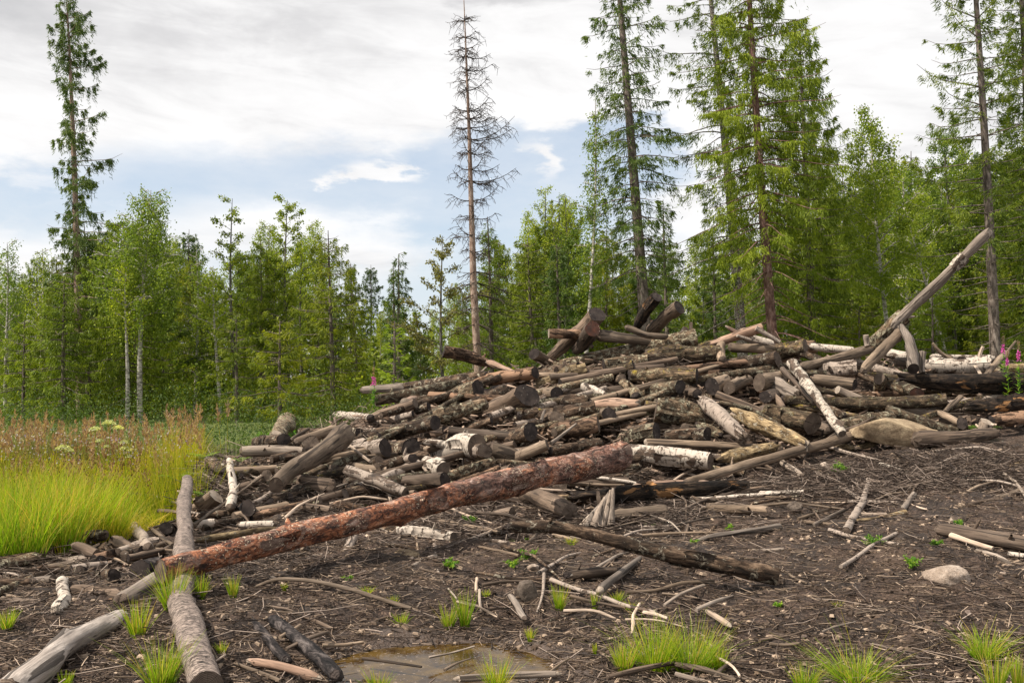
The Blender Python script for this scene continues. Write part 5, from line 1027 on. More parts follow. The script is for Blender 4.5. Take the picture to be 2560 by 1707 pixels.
TU = [(430, 1560, 80, 125, 'bright rush tuft leaning left beside the near birch trunk'), (345, 1612, 60, 115, 'rush tuft left of the near birch trunk with upright blades'),
 (402, 1716, 110, 150, 'tall rush tuft cut by the bottom edge left of the near birch trunk'), (502, 1522, 34, 75, 'thin tuft just right of the near birch trunk'),
 (583, 1518, 30, 72, 'thin tuft in front of the lower end of the pine trunk'), (1162, 1560, 44, 110, 'taller one of the pair of rush tufts above the puddle'),
 (1122, 1562, 44, 72, 'shorter one of the pair of rush tufts above the puddle'), (1003, 1562, 34, 44, 'small tuft left of the paired rush tufts'),
 (1398, 1512, 38, 80, 'dark green rush tuft on the soil in the centre'), (1486, 1508, 14, 62, 'very thin upright tuft right of the dark green one'), (1541, 1496, 30, 34, 'small pale tuft beside the long rough stick'),
 (1636, 1655, 150, 150, 'left part of the big yellow green grass tuft'), (1728, 1662, 150, 165, 'right part of the big yellow green grass tuft'), (1560, 1668, 60, 90, 'low fringe tuft left of the big yellow green tuft'),
 (1795, 1650, 60, 90, 'leaning fringe tuft right of the big yellow green tuft'), (2140, 1690, 190, 95, 'wide spreading grass tuft at the bottom right'), (2012, 1702, 70, 80, 'sparse tuft left of the wide spreading tuft'),
 (2462, 1662, 120, 90, 'bushy grass tuft near the lower right corner'), (2490, 1722, 60, 130, 'tall thin tuft in the lower right corner'), (2545, 1722, 30, 130, 'last thin tuft at the right edge of the bottom corner'),
 (946, 1710, 60, 70, 'sparse tuft standing in the near edge of the puddle'), (1240, 1722, 70, 105, 'tuft at the bottom edge right of the puddle'), (18, 1582, 44, 60, 'faint tuft on the soil at the left edge'),
 (918, 1503, 36, 22, 'small yellow green sprig on the crooked birch pole'), (985, 1520, 26, 26, 'tiny tuft by the end of the crooked birch pole'), (1575, 1504, 44, 26, 'small spiky tuft of bright leaves on the long rough stick'),
 (1430, 1374, 30, 26, 'small bright tuft above the long knotty log'), (1325, 1590, 20, 40, 'little tuft on the right shore of the puddle'), (165, 1725, 30, 60, 'thin tuft by the driftwood log'), (555, 1640, 24, 40, 'little tuft right of the near birch trunk'),
 (1487, 1620, 12, 40, 'single blade tuft in the mud left of the big tufts'), (1215, 1478, 20, 30, 'scant tuft beside the paired rush tufts'), (283, 1340, 110, 150, 'thick rush clump behind the black stump face'), (2150, 1690, 26, 250, 'few very long blades rising from the wide spreading tuft'),
 (710, 1500, 14, 28, 'tiny tuft under the straight grey stick'), (2095, 1500, 18, 22, 'tiny tuft on the open soil at the right')]
for px, py, wp, hp, lab in TU:
    few = 'few very long' in lab
    tuft(px, py, wp, hp, lab, n=7 if few else None, lean=.55 if few else None)
# leafy sprouts
def sprout(px, py, r, label, name='green_sprout', mat='fern_mat', lf=.020, dens=1.0, cat='plant', up=.5):
    Y = hit(px, py + r * .6); x = (px - 1280) / F * Y; Rm = r / F * Y; n = int((40 + r * 7) * dens)
    ns = 5 + int(r / 5); P = []; st = []
    for i in range(ns):
        a = rs.uniform(0, 6.283); ll = Rm * rs.uniform(.6, 1.15); e = rs.uniform(.25, 1.1)
        q = np.array([[0, 0, 0], [math.cos(a) * ll * .5 * math.cos(e), math.sin(a) * ll * .5 * math.cos(e), ll * .75 * math.sin(e) + .01], [math.cos(a) * ll, math.sin(a) * ll, ll * 1.1 * math.sin(e)]])
        st.append(q); t = rs.uniform(.25, 1, n // ns)[:, None]; P.append(q[0] * (1 - t) ** 2 + 2 * q[1] * t * (1 - t) + q[2] * t * t + rs.normal(0, Rm * .07, (n // ns, 3)))
    P = np.concatenate(P); m = len(P); D = unit(rs.normal(0, 1, (m, 3)) + np.array([0, 0, .3])); W = unit(np.cross(D, rs.normal(0, 1, (m, 3))))
    V = ribbons(P, D, W, rs.uniform(.7, 1.3, m) * lf, np.full(m, lf * .55)); root = obj(name, None, loc=(x, Y, height(x, Y).item() if py < 1200 else gz(x, Y)), label=label, cat=cat)
    obj('leaves', make_mesh('leaves', V, quads(m), mat, np.repeat(rs.rand(m), 4)), root)
    v, f, _ = tubes(st, [[.003, .002, .001]] * len(st), 3); obj('stems', make_mesh('stems', v, f, mat, np.full(len(v), .4)), root)
for px, py, r, lab in [(1175, 1298, 22, 'green sprout under the middle of the pine trunk'), (1128, 1405, 26, 'lush green sprout beside the hanging birch branch'), (1657, 1284, 22, 'green fern sprout on the soil below the black barked log'),
 (1624, 1306, 14, 'small fern sprout just left and below the other by the bare log'), (1822, 1318, 14, 'yellow green sprout on the curved smooth grey stick'), (2110, 1166, 30, 'broad leaved green sprout on the right bank'),
 (2180, 1352, 26, 'light green creeper on the mottled branch'), (2275, 1406, 30, 'spreading green weed left of the pale stone'), (908, 1240, 18, 'dark green sprout just above the pine trunk'), (1318, 1388, 26, 'yellow creeping weed on the soil in the centre'),
 (1282, 1408, 20, 'thinner yellow trail of the creeping weed'), (1278, 1344, 10, 'tiny sprout below the pale peeled stick'), (1322, 1342, 9, 'tiny sprout left of the long knotty log'), (1945, 1502, 12, 'tiny yellow sprout on the open soil at the right'),
 (1735, 1370, 10, 'tiny sprout near the straight down twig'), (870, 1452, 14, 'faint sprout beside the crooked birch pole'), (2340, 1368, 16, 'green weed beside the weathered log'), (2400, 1312, 14, 'yellowing weed beside the short grey billet')]:
    sprout(px, py, r, lab)
# ferns
def fern(px, py, r, label, mat='fern_mat', nf=7, Y=None):
    Y = Y or hit(px, py + r * .7); x = (px - 1280) / F * Y; Rm = r / F * Y; P = []; D = []; Ls = []
    for i in range(nf):
        a = i * 6.283 / nf + rs.uniform(-.3, .3); ll = Rm * rs.uniform(.8, 1.2)
        for t in np.linspace(.12, 1, 26):
            c = np.array([math.cos(a) * ll * t, math.sin(a) * ll * t, ll * (1.1 * t - .75 * t * t)]); s = np.array([-math.sin(a), math.cos(a), 0]); pl = ll * .30 * (1.05 - t) ** .8
            for sg in (-1, 1):
                for q in (0, .5): P.append(c + s * sg * pl * q); D.append(s * sg + np.array([math.cos(a), math.sin(a), -.2]) * .4); Ls.append(pl * .6)
    P = np.array(P); D = unit(np.array(D)); W = unit(np.cross(D, np.array([0, 0, 1.0]))); m = len(P)
    obj('fern', make_mesh('fern', ribbons(P, D, W, np.array(Ls), np.full(m, Rm * .055)), quads(m), mat, np.repeat(rs.rand(m), 4)), loc=(x, Y, float(height(x, Y))), label=label, cat='fern')
fern(510, 1120, 46, 'yellow green fern beside the curved dark branch', nf=8); fern(603, 1160, 40, 'bright fern behind the upright birch stem'); fern(505, 1215, 40, 'dark bracken fern right of the far end of the long birch trunk')
fern(2450, 1052, 50, 'dark green fern growing in the gap under the right edge logs', nf=9); fern(440, 1170, 50, 'light green fern at the edge of the tall grass', nf=9); fern(600, 1135, 30, 'small fern tucked behind the grey level log at the left')

# ---------------------------------------------------------------- the tall grass meadow, left and behind
def meadow(name, n, y0, y1, c0, c1, h, mat, label, wd, lean=.22, dens_p=1.0, tint=None, cat='grass'):
    Y = y0 * (y1 / y0) ** rs.rand(n); c = rs.uniform(c0, c1, n); x = (c - 1280) / F * Y
    edge = 480 - 300 * np.clip((11.0 - Y) / 1.8, 0, 1) + fbm(np.stack([x * 1.2, Y * 1.2, Y * 0], -1), 2) * 150
    m = (c < edge) | (Y > 19.0); x, Y = x[m], Y[m]; n = len(x)
    cl = np.clip(.72 + fbm(np.stack([x * 1.3, Y * 1.3, x * 0 + 4], -1), 3) * 1.3, .25, 1.2)
    V, fq, t = blades(n, 0, 0, 0, 0, h[0], h[1], wd, lean)
    V = V.reshape(n, -1, 3); V[..., 2] *= cl[:, None] * .86; V[..., 0] += x[:, None]; V[..., 1] += Y[:, None]; V[..., 2] += ground_z(x, Y)[:, None] - .02
    t = t.reshape(n, -1) + (fbm(np.stack([x * .7, Y * .7, x * 0], -1), 3) * .7)[:, None]
    obj(name, make_mesh(name, V.reshape(-1, 3), fq, mat, np.clip(t, 0, 1).ravel()), kind='stuff', label=label, cat=cat)
meadow('tall_grass', 26000, 9.0, 15.0, -300, 520, (.35, .95), 'grass_mat', 'tall yellow green rushes and grass on the left', .010, .18)
meadow('tall_grass', 7000, 14.0, 17.0, -300, 520, (.35, .75), 'grass_mat', 'yellow green meadow grass further back on the left', .014, .2)
meadow('meadow_grass', 22000, 17.0, 38.0, -500, 3000, (.12, .34), 'needle_dark', 'meadow grass between the heap and the wood', .022, .2)
meadow('tall_grass', 9000, 16.0, 18.9, -300, 640, (.4, .85), 'leaf_brown', 'olive weeds and seeding grass at the back of the meadow', .014, .2)
# clumps of rush with darker green bases
for i, (px, py, hp) in enumerate([(60, 1395, 210), (150, 1375, 210), (215, 1350, 190), (-20, 1400, 220), (110, 1330, 190), (30, 1340, 200), (300, 1290, 150), (250, 1270, 160)]):
    Y = 1.6 * F / (py - HZ); x = (px - 1280) / F * Y; h = hp / F * Y
    V, fq, t = blades(330, 0, 0, 0, .17, h * .4, h * 1.05, .009, .28)
    obj('rush_clump', make_mesh('rush_clump', V, fq, 'tuft_mat', t * .9), loc=(x, Y, gz(x, Y)), label=['green rush clump', 'tallest rush clump', 'broad rush clump', 'cut off rush clump', 'back rush clump', 'second back rush clump', 'lone right rush clump', 'upper right rush clump'][i] + ' at the near edge of the tall grass', cat='rush', group='rush clumps at the near edge of the tall grass')
# reed grass plumes, feathery and pinkish
def plumes(name, xs, Ys, hs, label, kind='stuff'):
    Vs = []; fs = []; ts = []; o = 0; st = []
    for x, Y, h in zip(xs, Ys, hs):
        b = np.array([x, Y, gz(x, Y)]); ln = rs.normal(0, .07, 2); top = b + np.array([ln[0] * h, ln[1] * h, h]); m = 46; t = rs.rand(m)
        P = b + (top - b) * (1 - .26 * t)[:, None] ; rad = .045 * np.sin(np.clip(t * 2.9, 0, math.pi)) + .006
        a = rs.uniform(0, 6.283, m); off = np.stack([np.cos(a), np.sin(a), a * 0], -1) * (rad * rs.uniform(.2, 1, m))[:, None]
        D = unit(off * 18 + np.array([0, 0, .8])); W = unit(np.cross(D, rs.normal(0, 1, (m, 3))))
        V = ribbons(P + off * .5, D, W, rs.uniform(.025, .06, m), np.full(m, .014)); Vs.append(V); fs.append(quads(m) + o); o += len(V); ts.append(np.repeat(rs.rand(m), 4))
        st.append(np.array([b, (b + top) / 2 + [ln[0] * -.1, 0, 0], top - (top - b) * .25]))
    ob = obj(name, make_mesh(name, np.concatenate(Vs), np.concatenate(fs), 'plume_mat', np.concatenate(ts)), kind=kind, label=label, cat='reed grass')
    v, f, _ = tubes(st, [[.004, .003, .002]] * len(st), 3); obj('stalks', make_mesh('stalks', v, f, 'grass_mat', np.full(len(v), .6)), ob)
n = 380; Yp = rs.uniform(12.8, 17.5, n); cp = np.where(rs.rand(n) < .5, rs.uniform(-100, 480, n), rs.uniform(-100, 700, n)); xp = (cp - 1280) / F * Yp
m = (cp < 520); xp, Yp = xp[m], Yp[m]; plumes('reed_plumes', xp, Yp, rs.uniform(.55, 1.0, len(xp)) * (.75 + .25 * (Yp > 14.5)), 'pinkish feathery reed grass plumes along the back of the tall grass')
for px, py, hh in [(70, 1050, 0), (105, 1075, 0), (137, 1055, 0), (192, 1045, 0), (222, 1060, 0), (312, 1050, 0), (425, 1050, 0), (455, 1080, 0), (20, 1075, 0), (375, 1085, 0), (495, 1085, 0), (555, 1080, 0), (568, 1075, 0)]:
    Y = 15.0; z = 1.6 - (py - 22 - HZ) / F * Y
    plumes('reed_grass', [(px - 1280) / F * Y], [Y], [z], 'tall single reed plume standing above the rest of the grass', kind=None)
    o = [q for q in COL.objects if q.name.startswith('reed_grass')][-1]; o['group'] = 'tall reed plumes above the grass'
    if 'kind' in o: del o['kind']
# small flowers in the meadow
n = 650; Yp = rs.uniform(12.3, 16, n); cp = rs.uniform(-100, 500, n); xp = (cp - 1280) / F * Yp; zp = rs.uniform(.45, .85, n)
P = np.stack([xp, Yp, zp], -1); D = unit(rs.normal(0, 1, (n, 3))); W = unit(np.cross(D, rs.normal(0, 1, (n, 3))))
P = np.concatenate([P, P]); D = np.concatenate([D, W]); W2 = np.concatenate([W, D[:n]]) 
obj('meadow_flowers', make_mesh('meadow_flowers', ribbons(P, D, W2, np.full(2 * n, .017), np.full(2 * n, .018)), quads(2 * n), 'flower_mat', np.repeat(np.tile(rs.rand(n), 2), 4)), kind='stuff', label='tiny lilac and whitish flowers dotted over the tall grass', cat='flowers')
n = 1400; Yp = rs.uniform(9.8, 13, n); cp = rs.uniform(-50, 380, n); xp = (cp - 1280) / F * Yp; P = np.stack([xp, Yp, rs.uniform(.35, .75, n)], -1); D = unit(rs.normal(0, 1, (n, 3)) + [0, 0, 2]); W = unit(np.cross(D, rs.normal(0, 1, (n, 3))))
obj('seed_heads', make_mesh('seed_heads', ribbons(P, D, W, rs.uniform(.01, .03, n), np.full(n, .012)), quads(n), 'seed_mat', np.repeat(rs.rand(n), 4)), kind='stuff', label='small brown seed heads on the yellow green rushes', cat='seed heads')
# umbels
for px, py, s, lab in [(272, 1052, 16, 'highest green umbel'), (295, 1065, 14, 'cream umbel right of the highest one'), (238, 1068, 14, 'cream umbel left of the highest one'), (250, 1099, 9, 'small low umbel in the middle'), (268, 1114, 8, 'smaller umbel under the middle one'),
    (312, 1102, 9, 'upper of three bunched umbels'), (312, 1117, 11, 'middle of three bunched umbels'), (326, 1122, 10, 'right of three bunched umbels'), (325, 1138, 9, 'lowest umbel under the bunch'), (158, 1113, 18, 'broad yellowish umbel at the left'), (175, 1124, 10, 'small umbel under the broad yellowish one')]:
    Y = 14.6; x = (px - 1280) / F * Y; z = 1.6 - (py - HZ) / F * Y; r = s / F * Y; root = obj('umbel_flower', None, loc=(x, Y, 0), label=lab + ' in the tall grass', cat='flower')
    m = 130; a = rs.uniform(0, 6.283, m); q = np.sqrt(rs.rand(m)) * r; P = np.stack([q * np.cos(a), q * np.sin(a), z - (q / r) ** 2 * r * .5 + rs.normal(0, .004, m)], -1); D = unit(rs.normal(0, 1, (m, 3)) * .6 + [0, -.3, .4]); W = unit(np.cross(D, rs.normal(0, 1, (m, 3))))
    obj('flower_head', make_mesh('flower_head', ribbons(P, D, W, np.full(m, .022), np.full(m, .024)), quads(m), 'umbel_mat', np.repeat(rs.rand(m), 4)), root)
    v, f, _ = tubes([np.array([[0, 0, 0], [.02, 0, z * .5], [0, 0, z - r * .4]])] + [np.array([[0, 0, z - r * .9], [math.cos(b) * r * .5, math.sin(b) * r * .5, z - r * .2]]) for b in np.arange(0, 6.2, .9)], [[.006, .005, .004]] + [[.002, .002]] * 7, 4); obj('stem', make_mesh('stem', v, f, 'tuft_mat', np.full(len(v), .5)), root)
# fireweed
def fireweed(px, py, r, h, Y, label):
    x = (px - 1280) / F * Y; root = obj('fireweed', None, loc=(x, Y, float(height(x, Y))), label=label, cat='flower'); z = CAMZ - (py - HZ) / F * Y - root.location.z; hh = h / F * Y; rr_ = r / F * Y; m = 90
    t = rs.rand(m); a = rs.uniform(0, 6.283, m); q = rr_ * (1 - .5 * t) * rs.uniform(.5, 1, m); P = np.stack([q * np.cos(a), q * np.sin(a), z + (t - .5) * hh], -1); D = unit(rs.normal(0, 1, (m, 3))); W = unit(np.cross(D, rs.normal(0, 1, (m, 3))))
    obj('blossoms', make_mesh('blossoms', ribbons(P, D, W, np.full(m, .020), np.full(m, .018)), quads(m), 'bloom_mat', np.repeat(rs.rand(m), 4)), root)
    m = 40; t = rs.rand(m); P = np.stack([rs.normal(0, .008, m), rs.normal(0, .008, m), z + hh * .5 + t * hh * .9], -1); D = unit(rs.normal(0, .6, (m, 3)) + [0, 0, 1]); W = unit(np.cross(D, rs.normal(0, 1, (m, 3))))
    obj('buds', make_mesh('buds', ribbons(P, D, W, np.full(m, .03), np.full(m, .01)), quads(m), 'plume_mat', np.repeat(rs.rand(m), 4)), root)
    v, f, _ = tubes([np.array([[0, 0, -.1], [.02, 0, z * .5], [0, 0, z + hh]])], [[.006, .005, .002]], 5); obj('stem', make_mesh('stem', v, f, 'fern_mat', np.full(len(v), .4)), root)
    m = 60; t = rs.rand(m); a = rs.uniform(0, 6.283, m); P = np.stack([a * 0, a * 0, t * max(z - hh * .6, .1)], -1); D = unit(np.stack([np.cos(a), np.sin(a), a * 0 + .4], -1)); W = unit(np.cross(D, [0, 0, 1.0])); obj('leaves', make_mesh('leaves', ribbons(P, D, W, np.full(m, .09), np.full(m, .014)), quads(m), 'fern_mat', np.repeat(rs.rand(m), 4)), root)
fireweed(934, 952, 7, 22, 15.2, 'pink fireweed spike in front of the trees at the left end of the heap'); fireweed(2546, 890, 5, 26, 14.6, 'magenta fireweed spike at the right edge of the heap'); fireweed(2518, 905, 3, 18, 14.9, 'faint second fireweed left of the magenta one')
fireweed(2508, 872, 5, 22, 15.6, 'fireweed gone to reddish seed behind the right edge stake')
# ---------------------------------------------------------------- trees
def spruce_t(seed, h, hw, green0=0.25, dens=1.0, gap=.42, droop=.55, side=0.0, mat='needle', bark='spruce_bark', bare=True, lf=1.0, shape=.85, hang=.7, lean=0.0, rad=None, nbr=6, jit=.45):
    r = np.random.RandomState(seed); z = h * .03 if green0 < .05 else h * green0 * .4
    rad = rad or .010 * h + .03; stems = []; sr = []; P = []; D = []; Ls = []; Ws = []; T = []
    tk = [np.array([lean * h * t + .02 * h * math.sin(t * 3 + seed) * .3, 0.0, h * t]) for t in np.linspace(0, 1, 14)]
    stems.append(np.array(tk)); sr.append(rad * (1 - np.linspace(0, 1, 14)) ** .8 + .012)
    def tx(zz): return lean * zz + .006 * h * math.sin(zz / h * 3 + seed)
    while z < h * .985:
        s = z / h; prof = (1 - s) ** shape * min(1, .45 + s * 1.8); nb = nbr if s < .85 else 4
        a0 = r.uniform(0, 6.283)
        for b in range(nb):
            a = a0 + b * 6.283 / nb + r.normal(0, .25); Lb = hw * prof * r.uniform(1 - jit, 1 + jit * .6) * (1 + side * math.cos(a)) + .12
            live = s > green0 * r.uniform(.75, 1.25)
            if not live and not bare: continue
            if not live: Lb *= r.uniform(.4, .9)
            zz = z + r.normal(0, .1); t = np.linspace(0, 1, 6); upk = (.35 * s - .05)
            bz = zz + Lb * (upk * t - droop * (1 - s * .7) * t * t + .28 * t ** 4); brx = tx(zz) + np.cos(a) * Lb * t; bry = np.sin(a) * Lb * t
            Q = np.stack([brx, bry, bz], -1); stems.append(Q); sr.append(np.linspace(.010 + Lb * .008, .004, 6))
            if not live:
                continue
            n = int(dens * Lb * 105) + 4; kc = int(3 + Lb * 3.2); cc = r.uniform(.15, 1.0, kc) ** .75; ci = r.randint(0, kc, n); tt = np.clip(cc[ci] + r.normal(0, .035, n), .08, 1.0); sgn = r.choice([-1, 1], kc)[ci]; k = np.minimum((tt * 5).astype(int), 4); f = tt * 5 - k
            c = Q[k] * (1 - f)[:, None] + Q[k + 1] * f[:, None]
            sd = np.array([-math.sin(a), math.cos(a), 0.0]); out = np.array([math.cos(a), math.sin(a), 0.0])
            off = (sgn * r.rand(kc)[ci] * 1.1 + r.normal(0, .35, n)) * (.10 + .24 * Lb * (1 - tt) * .8); c = c + sd * off[:, None] + np.array([0, 0, -1.0]) * (np.abs(off) * .25)[:, None]
            # hanging curtains below the branch
            dn = r.exponential(.16 * hang, n) * (1.1 - tt * .6) * (r.rand(kc) * 1.5 + .3)[ci]; c[:, 2] -= dn
            d = unit(out * (.9 - hang * .5) + sd * (np.sign(off) * .4)[:, None] + np.stack([r.normal(0, .3, n), r.normal(0, .3, n), -hang * r.uniform(.2, 1.5, n) + .15], -1))
            P.append(c); D.append(d); Ls.append(r.uniform(.06, .155, n) * lf); Ws.append(r.uniform(.013, .027, n) * lf); T.append(np.clip(r.normal(.35 + .35 * r.rand() + .15 * tt, .16, n), 0, 1))
        z += gap * r.uniform(.7, 1.3) * (1 if s < .8 else .65)
    P = np.concatenate(P); D = np.concatenate(D); m = len(P); W = unit(np.cross(D, r.normal(0, 1, (m, 3))))
    V = ribbons(P, D, W, np.concatenate(Ls), np.concatenate(Ws) * 1.3)
    tv, tf, _ = tubes(stems, sr, 5)
    return make_mesh('trunk', tv, tf, bark), make_mesh('crown', V, quads(m), mat, np.repeat(np.concatenate(T), 4))
def broad_t(seed, h, hw, cb=.3, dens=1.0, mat='leaf_birch', bark='birch_bark', weep=.3, leafs=.065, limbs=26, asc=.9, lean=0.0, top_open=0.0, rad=None, clump=.28, fork=False):
    r = np.random.RandomState(seed); rad = rad or .008 * h + .02; stems = []; sr = []
    tk = np.array([[lean * h * t + .012 * h * math.sin(t * 4 + seed), .01 * h * math.cos(t * 3 + seed), h * t * .97] for t in np.linspace(0, 1, 12)]); stems.append(tk); sr.append(rad * (1 - np.linspace(0, 1, 12)) ** .9 + .010)
    P = []; D = []; T = []
    for i in range(limbs):
        s = cb + (1 - cb) * ((i + r.rand()) / limbs) * .97; k = s * 11; k0 = int(min(k, 10)); b = tk[k0] * (1 - (k - k0)) + tk[k0 + 1] * (k - k0)
        u = (s - cb) / (1 - cb); L_ = hw * (math.sin(min(1, u * 1.15 + .18) * math.pi * .93) ** .7 * .95 + .12) * r.uniform(.6, 1.15) * (1 if u < .85 else .7)
        a = i * 2.4 + r.normal(0, .4); t = np.linspace(0, 1, 6); e = asc * (.6 + .5 * u)
        Q = np.stack([b[0] + np.cos(a) * L_ * t, b[1] + np.sin(a) * L_ * t, b[2] + L_ * (e * t - weep * .5 * t * t)], -1); stems.append(Q); sr.append(np.linspace(rad * .28 * (1.2 - u), .006, 6))
        ns = int(4 + L_ * 4)
        for j in range(ns):
            tt = r.uniform(.25, 1.0); kk = min(int(tt * 5), 4); f = tt * 5 - kk; c = Q[kk] * (1 - f) + Q[kk + 1] * f; aa = a + r.normal(0, 1.0); l2 = L_ * r.uniform(.15, .45)
            e2 = c + np.array([math.cos(aa) * l2, math.sin(aa) * l2, l2 * r.uniform(-.2, .7)]); stems.append(np.array([c, (c + e2) / 2 + [0, 0, .05], e2])); sr.append([.011, .009, .006])
            n = int(dens * (18 + l2 * 40) * (1 - top_open * u)); w = r.rand(n)[:, None]
            p = c * (1 - w) + e2 * w + r.normal(0, clump * .36, (n, 3)).clip(-clump, clump) * np.array([1, 1, .8])
            if weep > .4: p[:, 2] -= r.exponential(weep * .55, n)
            P.append(p); D.append(unit(r.normal(0, 1, (n, 3)) + np.array([0, 0, -.5 - weep]))); T.append(np.clip(r.normal(.3 + .4 * r.rand(), .18, n), 0, 1))
    P = np.concatenate(P); D = np.concatenate(D); m = len(P); W = unit(np.cross(D, r.normal(0, 1, (m, 3)))); l = r.uniform(.7, 1.3, m) * leafs
    a_ = P; V = np.stack([a_, a_ + D * (l * .5)[:, None] + W * (l * .38)[:, None], a_ + D * l[:, None], a_ + D * (l * .5)[:, None] - W * (l * .38)[:, None]], 1).reshape(-1, 3)
    tv, tf, _ = tubes(stems, sr, 5)
    return make_mesh('trunk', tv, tf, bark), make_mesh('crown', V, quads(m), mat, np.repeat(np.concatenate(T), 4))
def tree(name, meshes, px, Y, label, cat='tree', scale=1.0, rot=0.0, group=None, lean=0.0, z=None, sz=1.0):
    x = (px - 1280) / F * Y
    root = obj(name, None, loc=(x, Y, gz(x, Y) - .05 if z is None else z), label=label, cat=cat, group=group)
    root.rotation_euler = (0, lean, rot) if not rot else (0, 0, rot); root.scale = (scale, scale, scale * sz)
    if lean:
        root.rotation_mode = 'QUATERNION'
        from mathutils import Quaternion
        root.rotation_quaternion = Quaternion((0, 1, 0), lean) @ Quaternion((0, 0, 1), rot)
    obj('trunk', meshes[0], root)
    if meshes[1] is not None: obj('crown', meshes[1], root)
    return root
def H(py, Y): return CAMZ - (py - HZ) / F * Y      # height of a thing whose top shows at row py
def HWm(wpx, Y): return wpx / F * Y
# ---- trees one can tell apart
def S(px, Y, top, w, label, name='spruce_tree', lean=-.04, rot=0.0, **k): return tree(name, spruce_t(int(px) + 7, H(top, Y), HWm(w, Y), **k), px, Y, label, 'spruce', lean=lean, rot=rot)
def B(px, Y, top, w, label, name='birch_tree', lean=-.02, rot=0.0, cat='birch', **k): return tree(name, broad_t(int(px) + 3, H(top, Y), HWm(w, Y), **k), px, Y, label, cat, lean=lean, rot=rot)
S(206, 36, -30, 82, 'tall thin ragged spruce standing alone at the left', green0=.16, dens=2.9, gap=.42, droop=.45, side=.45, hang=1.05, shape=.32, lean=-.042, nbr=4, jit=.75, mat='needle_dark', bark='dead_bark', rad=.17, lf=1.0)
S(222, 37, 560, 120, 'shorter olive spruce close behind the tall thin one', green0=.03, dens=1.5, mat='needle_olive', hang=1.2, shape=.4, lean=-.02)
S(322, 35, 560, 125, 'broad olive green spruce with hanging curtains at the left', green0=.02, dens=1.9, mat='needle_olive', hang=1.3, shape=.35, gap=.34, lean=-.02)
S(160, 33, 690, 115, 'low bright spruce in front of the tall thin one', green0=.02, dens=1.5, mat='needle_olive', hang=.9, shape=.5, gap=.33, lean=0)
S(60, 34, 800, 110, 'low dark spruce at the left edge', green0=.02, dens=1.3, mat='needle_olive', hang=.9, shape=.5, lean=0)
B(352, 33.5, 455, 100, 'weeping birch with a white trunk behind the olive spruce', cb=.45, dens=2.6, weep=.9, limbs=36, asc=1.1, lean=.03, rad=.10)
B(312, 33, 640, 50, 'slim birch stem left of the weeping birch', cb=.6, dens=1.3, weep=.5, limbs=16, lean=.02, rad=.075)
B(545, 35, 650, 45, 'slim pale birch stem between the weeping birch and the alder', cb=.5, dens=1.3, weep=.5, limbs=18, rad=.07)
B(1010, 38, 760, 35, 'small white stemmed birch by the dark narrow spruce', cb=.5, dens=1.2, weep=.4, limbs=14, rad=.06)
B(492, 41, 600, 50, 'slim weeping birch right of the white trunked one', cb=.2, dens=1.2, weep=.9, limbs=22, lean=-.01)
B(20, 38, 590, 60, 'birch with a thin top at the left edge', cb=.2, dens=1.1, weep=.5, limbs=30)
B(108, 40, 610, 55, 'birch between the left edge and the tall thin spruce', cb=.2, dens=1.1, weep=.5, limbs=30)
B(590, 38, 480, 75, 'alder with a sparse ragged top', 'alder_tree', cat='alder', cb=.18, dens=.95, mat='leaf_alder', bark='grey_bark', weep=.1, limbs=34, asc=.7, leafs=.085, top_open=.4, clump=.2)
B(722, 40, 485, 78, 'aspen with an open rounded top', 'aspen_tree', cat='aspen', cb=.42, dens=.95, mat='leaf_alder', bark='grey_bark', weep=.05, limbs=26, asc=1.0, leafs=.085, clump=.2, lean=-.01)
B(650, 43, 640, 95, 'rounded green broadleaf between alder and aspen', 'aspen_tree', cat='aspen', cb=.1, dens=1.5, mat='leaf_alder', bark='grey_bark', weep=.1, limbs=34)
B(760, 42, 590, 70, 'leafy young aspen behind the free standing spruce', 'aspen_tree', cat='aspen', cb=.1, dens=1.4, mat='leaf_alder', bark='grey_bark', limbs=30)
S(830, 34, 578, 140, 'pyramid shaped spruce standing free left of centre', green0=.02, dens=1.35, hang=.85, shape=.62, gap=.40, droop=.45, lean=-.015)
S(1002, 36, 636, 62, 'dark narrow spruce with a forked looking top', green0=.05, dens=1.5, mat='needle_dark', hang=.8, shape=.7, lean=-.015)
S(985, 37, 660, 30, 'thin half bare spruce beside the dark narrow one', green0=.3, dens=.8, mat='needle_dark', lean=-.01)
S(893, 46, 660, 45, 'small spruce behind the free standing one', green0=.1, dens=1.2)
S(988, 22, 800, 70, 'young light green spruce behind the left shoulder of the heap', 'young_spruce', green0=.0, dens=1.6, mat='needle_young', hang=.25, shape=1.0, gap=.28, droop=.1, lean=0, lf=.75, rad=.04)
S(700, 30, 800, 110, 'bushy low spruce left of the free standing spruce', green0=.0, dens=1.4, mat='needle', hang=.8, shape=.5, lean=0)
S(590, 33, 790, 100, 'bushy low spruce under the alder', green0=.0, dens=1.4, mat='needle', hang=.9, shape=.5, lean=0)
B(1112, 36, 575, 100, 'sparse rowan with yellowing leaves left of the dead spruce', 'rowan_tree', cat='rowan', cb=.2, dens=.75, mat='leaf_brown', bark='grey_bark', weep=.05, limbs=28, asc=.6, leafs=.085, clump=.2)
S(1236, 37, 540, 52, 'slim spruce just right of the dead spruce', green0=.2, dens=1.1, shape=.6, mat='needle_olive')
S(1340, 34, 600, 110, 'spruce full of grey dead twigs right of the dead one', green0=.1, dens=1.1, mat='needle', shape=.5, gap=.3)
B(1370, 41, 455, 70, 'tall light green aspen right of the dead spruce', 'aspen_tree', cat='aspen', cb=.25, dens=.9, mat='leaf_birch', bark='grey_bark', limbs=30, asc=1.0, weep=.1)
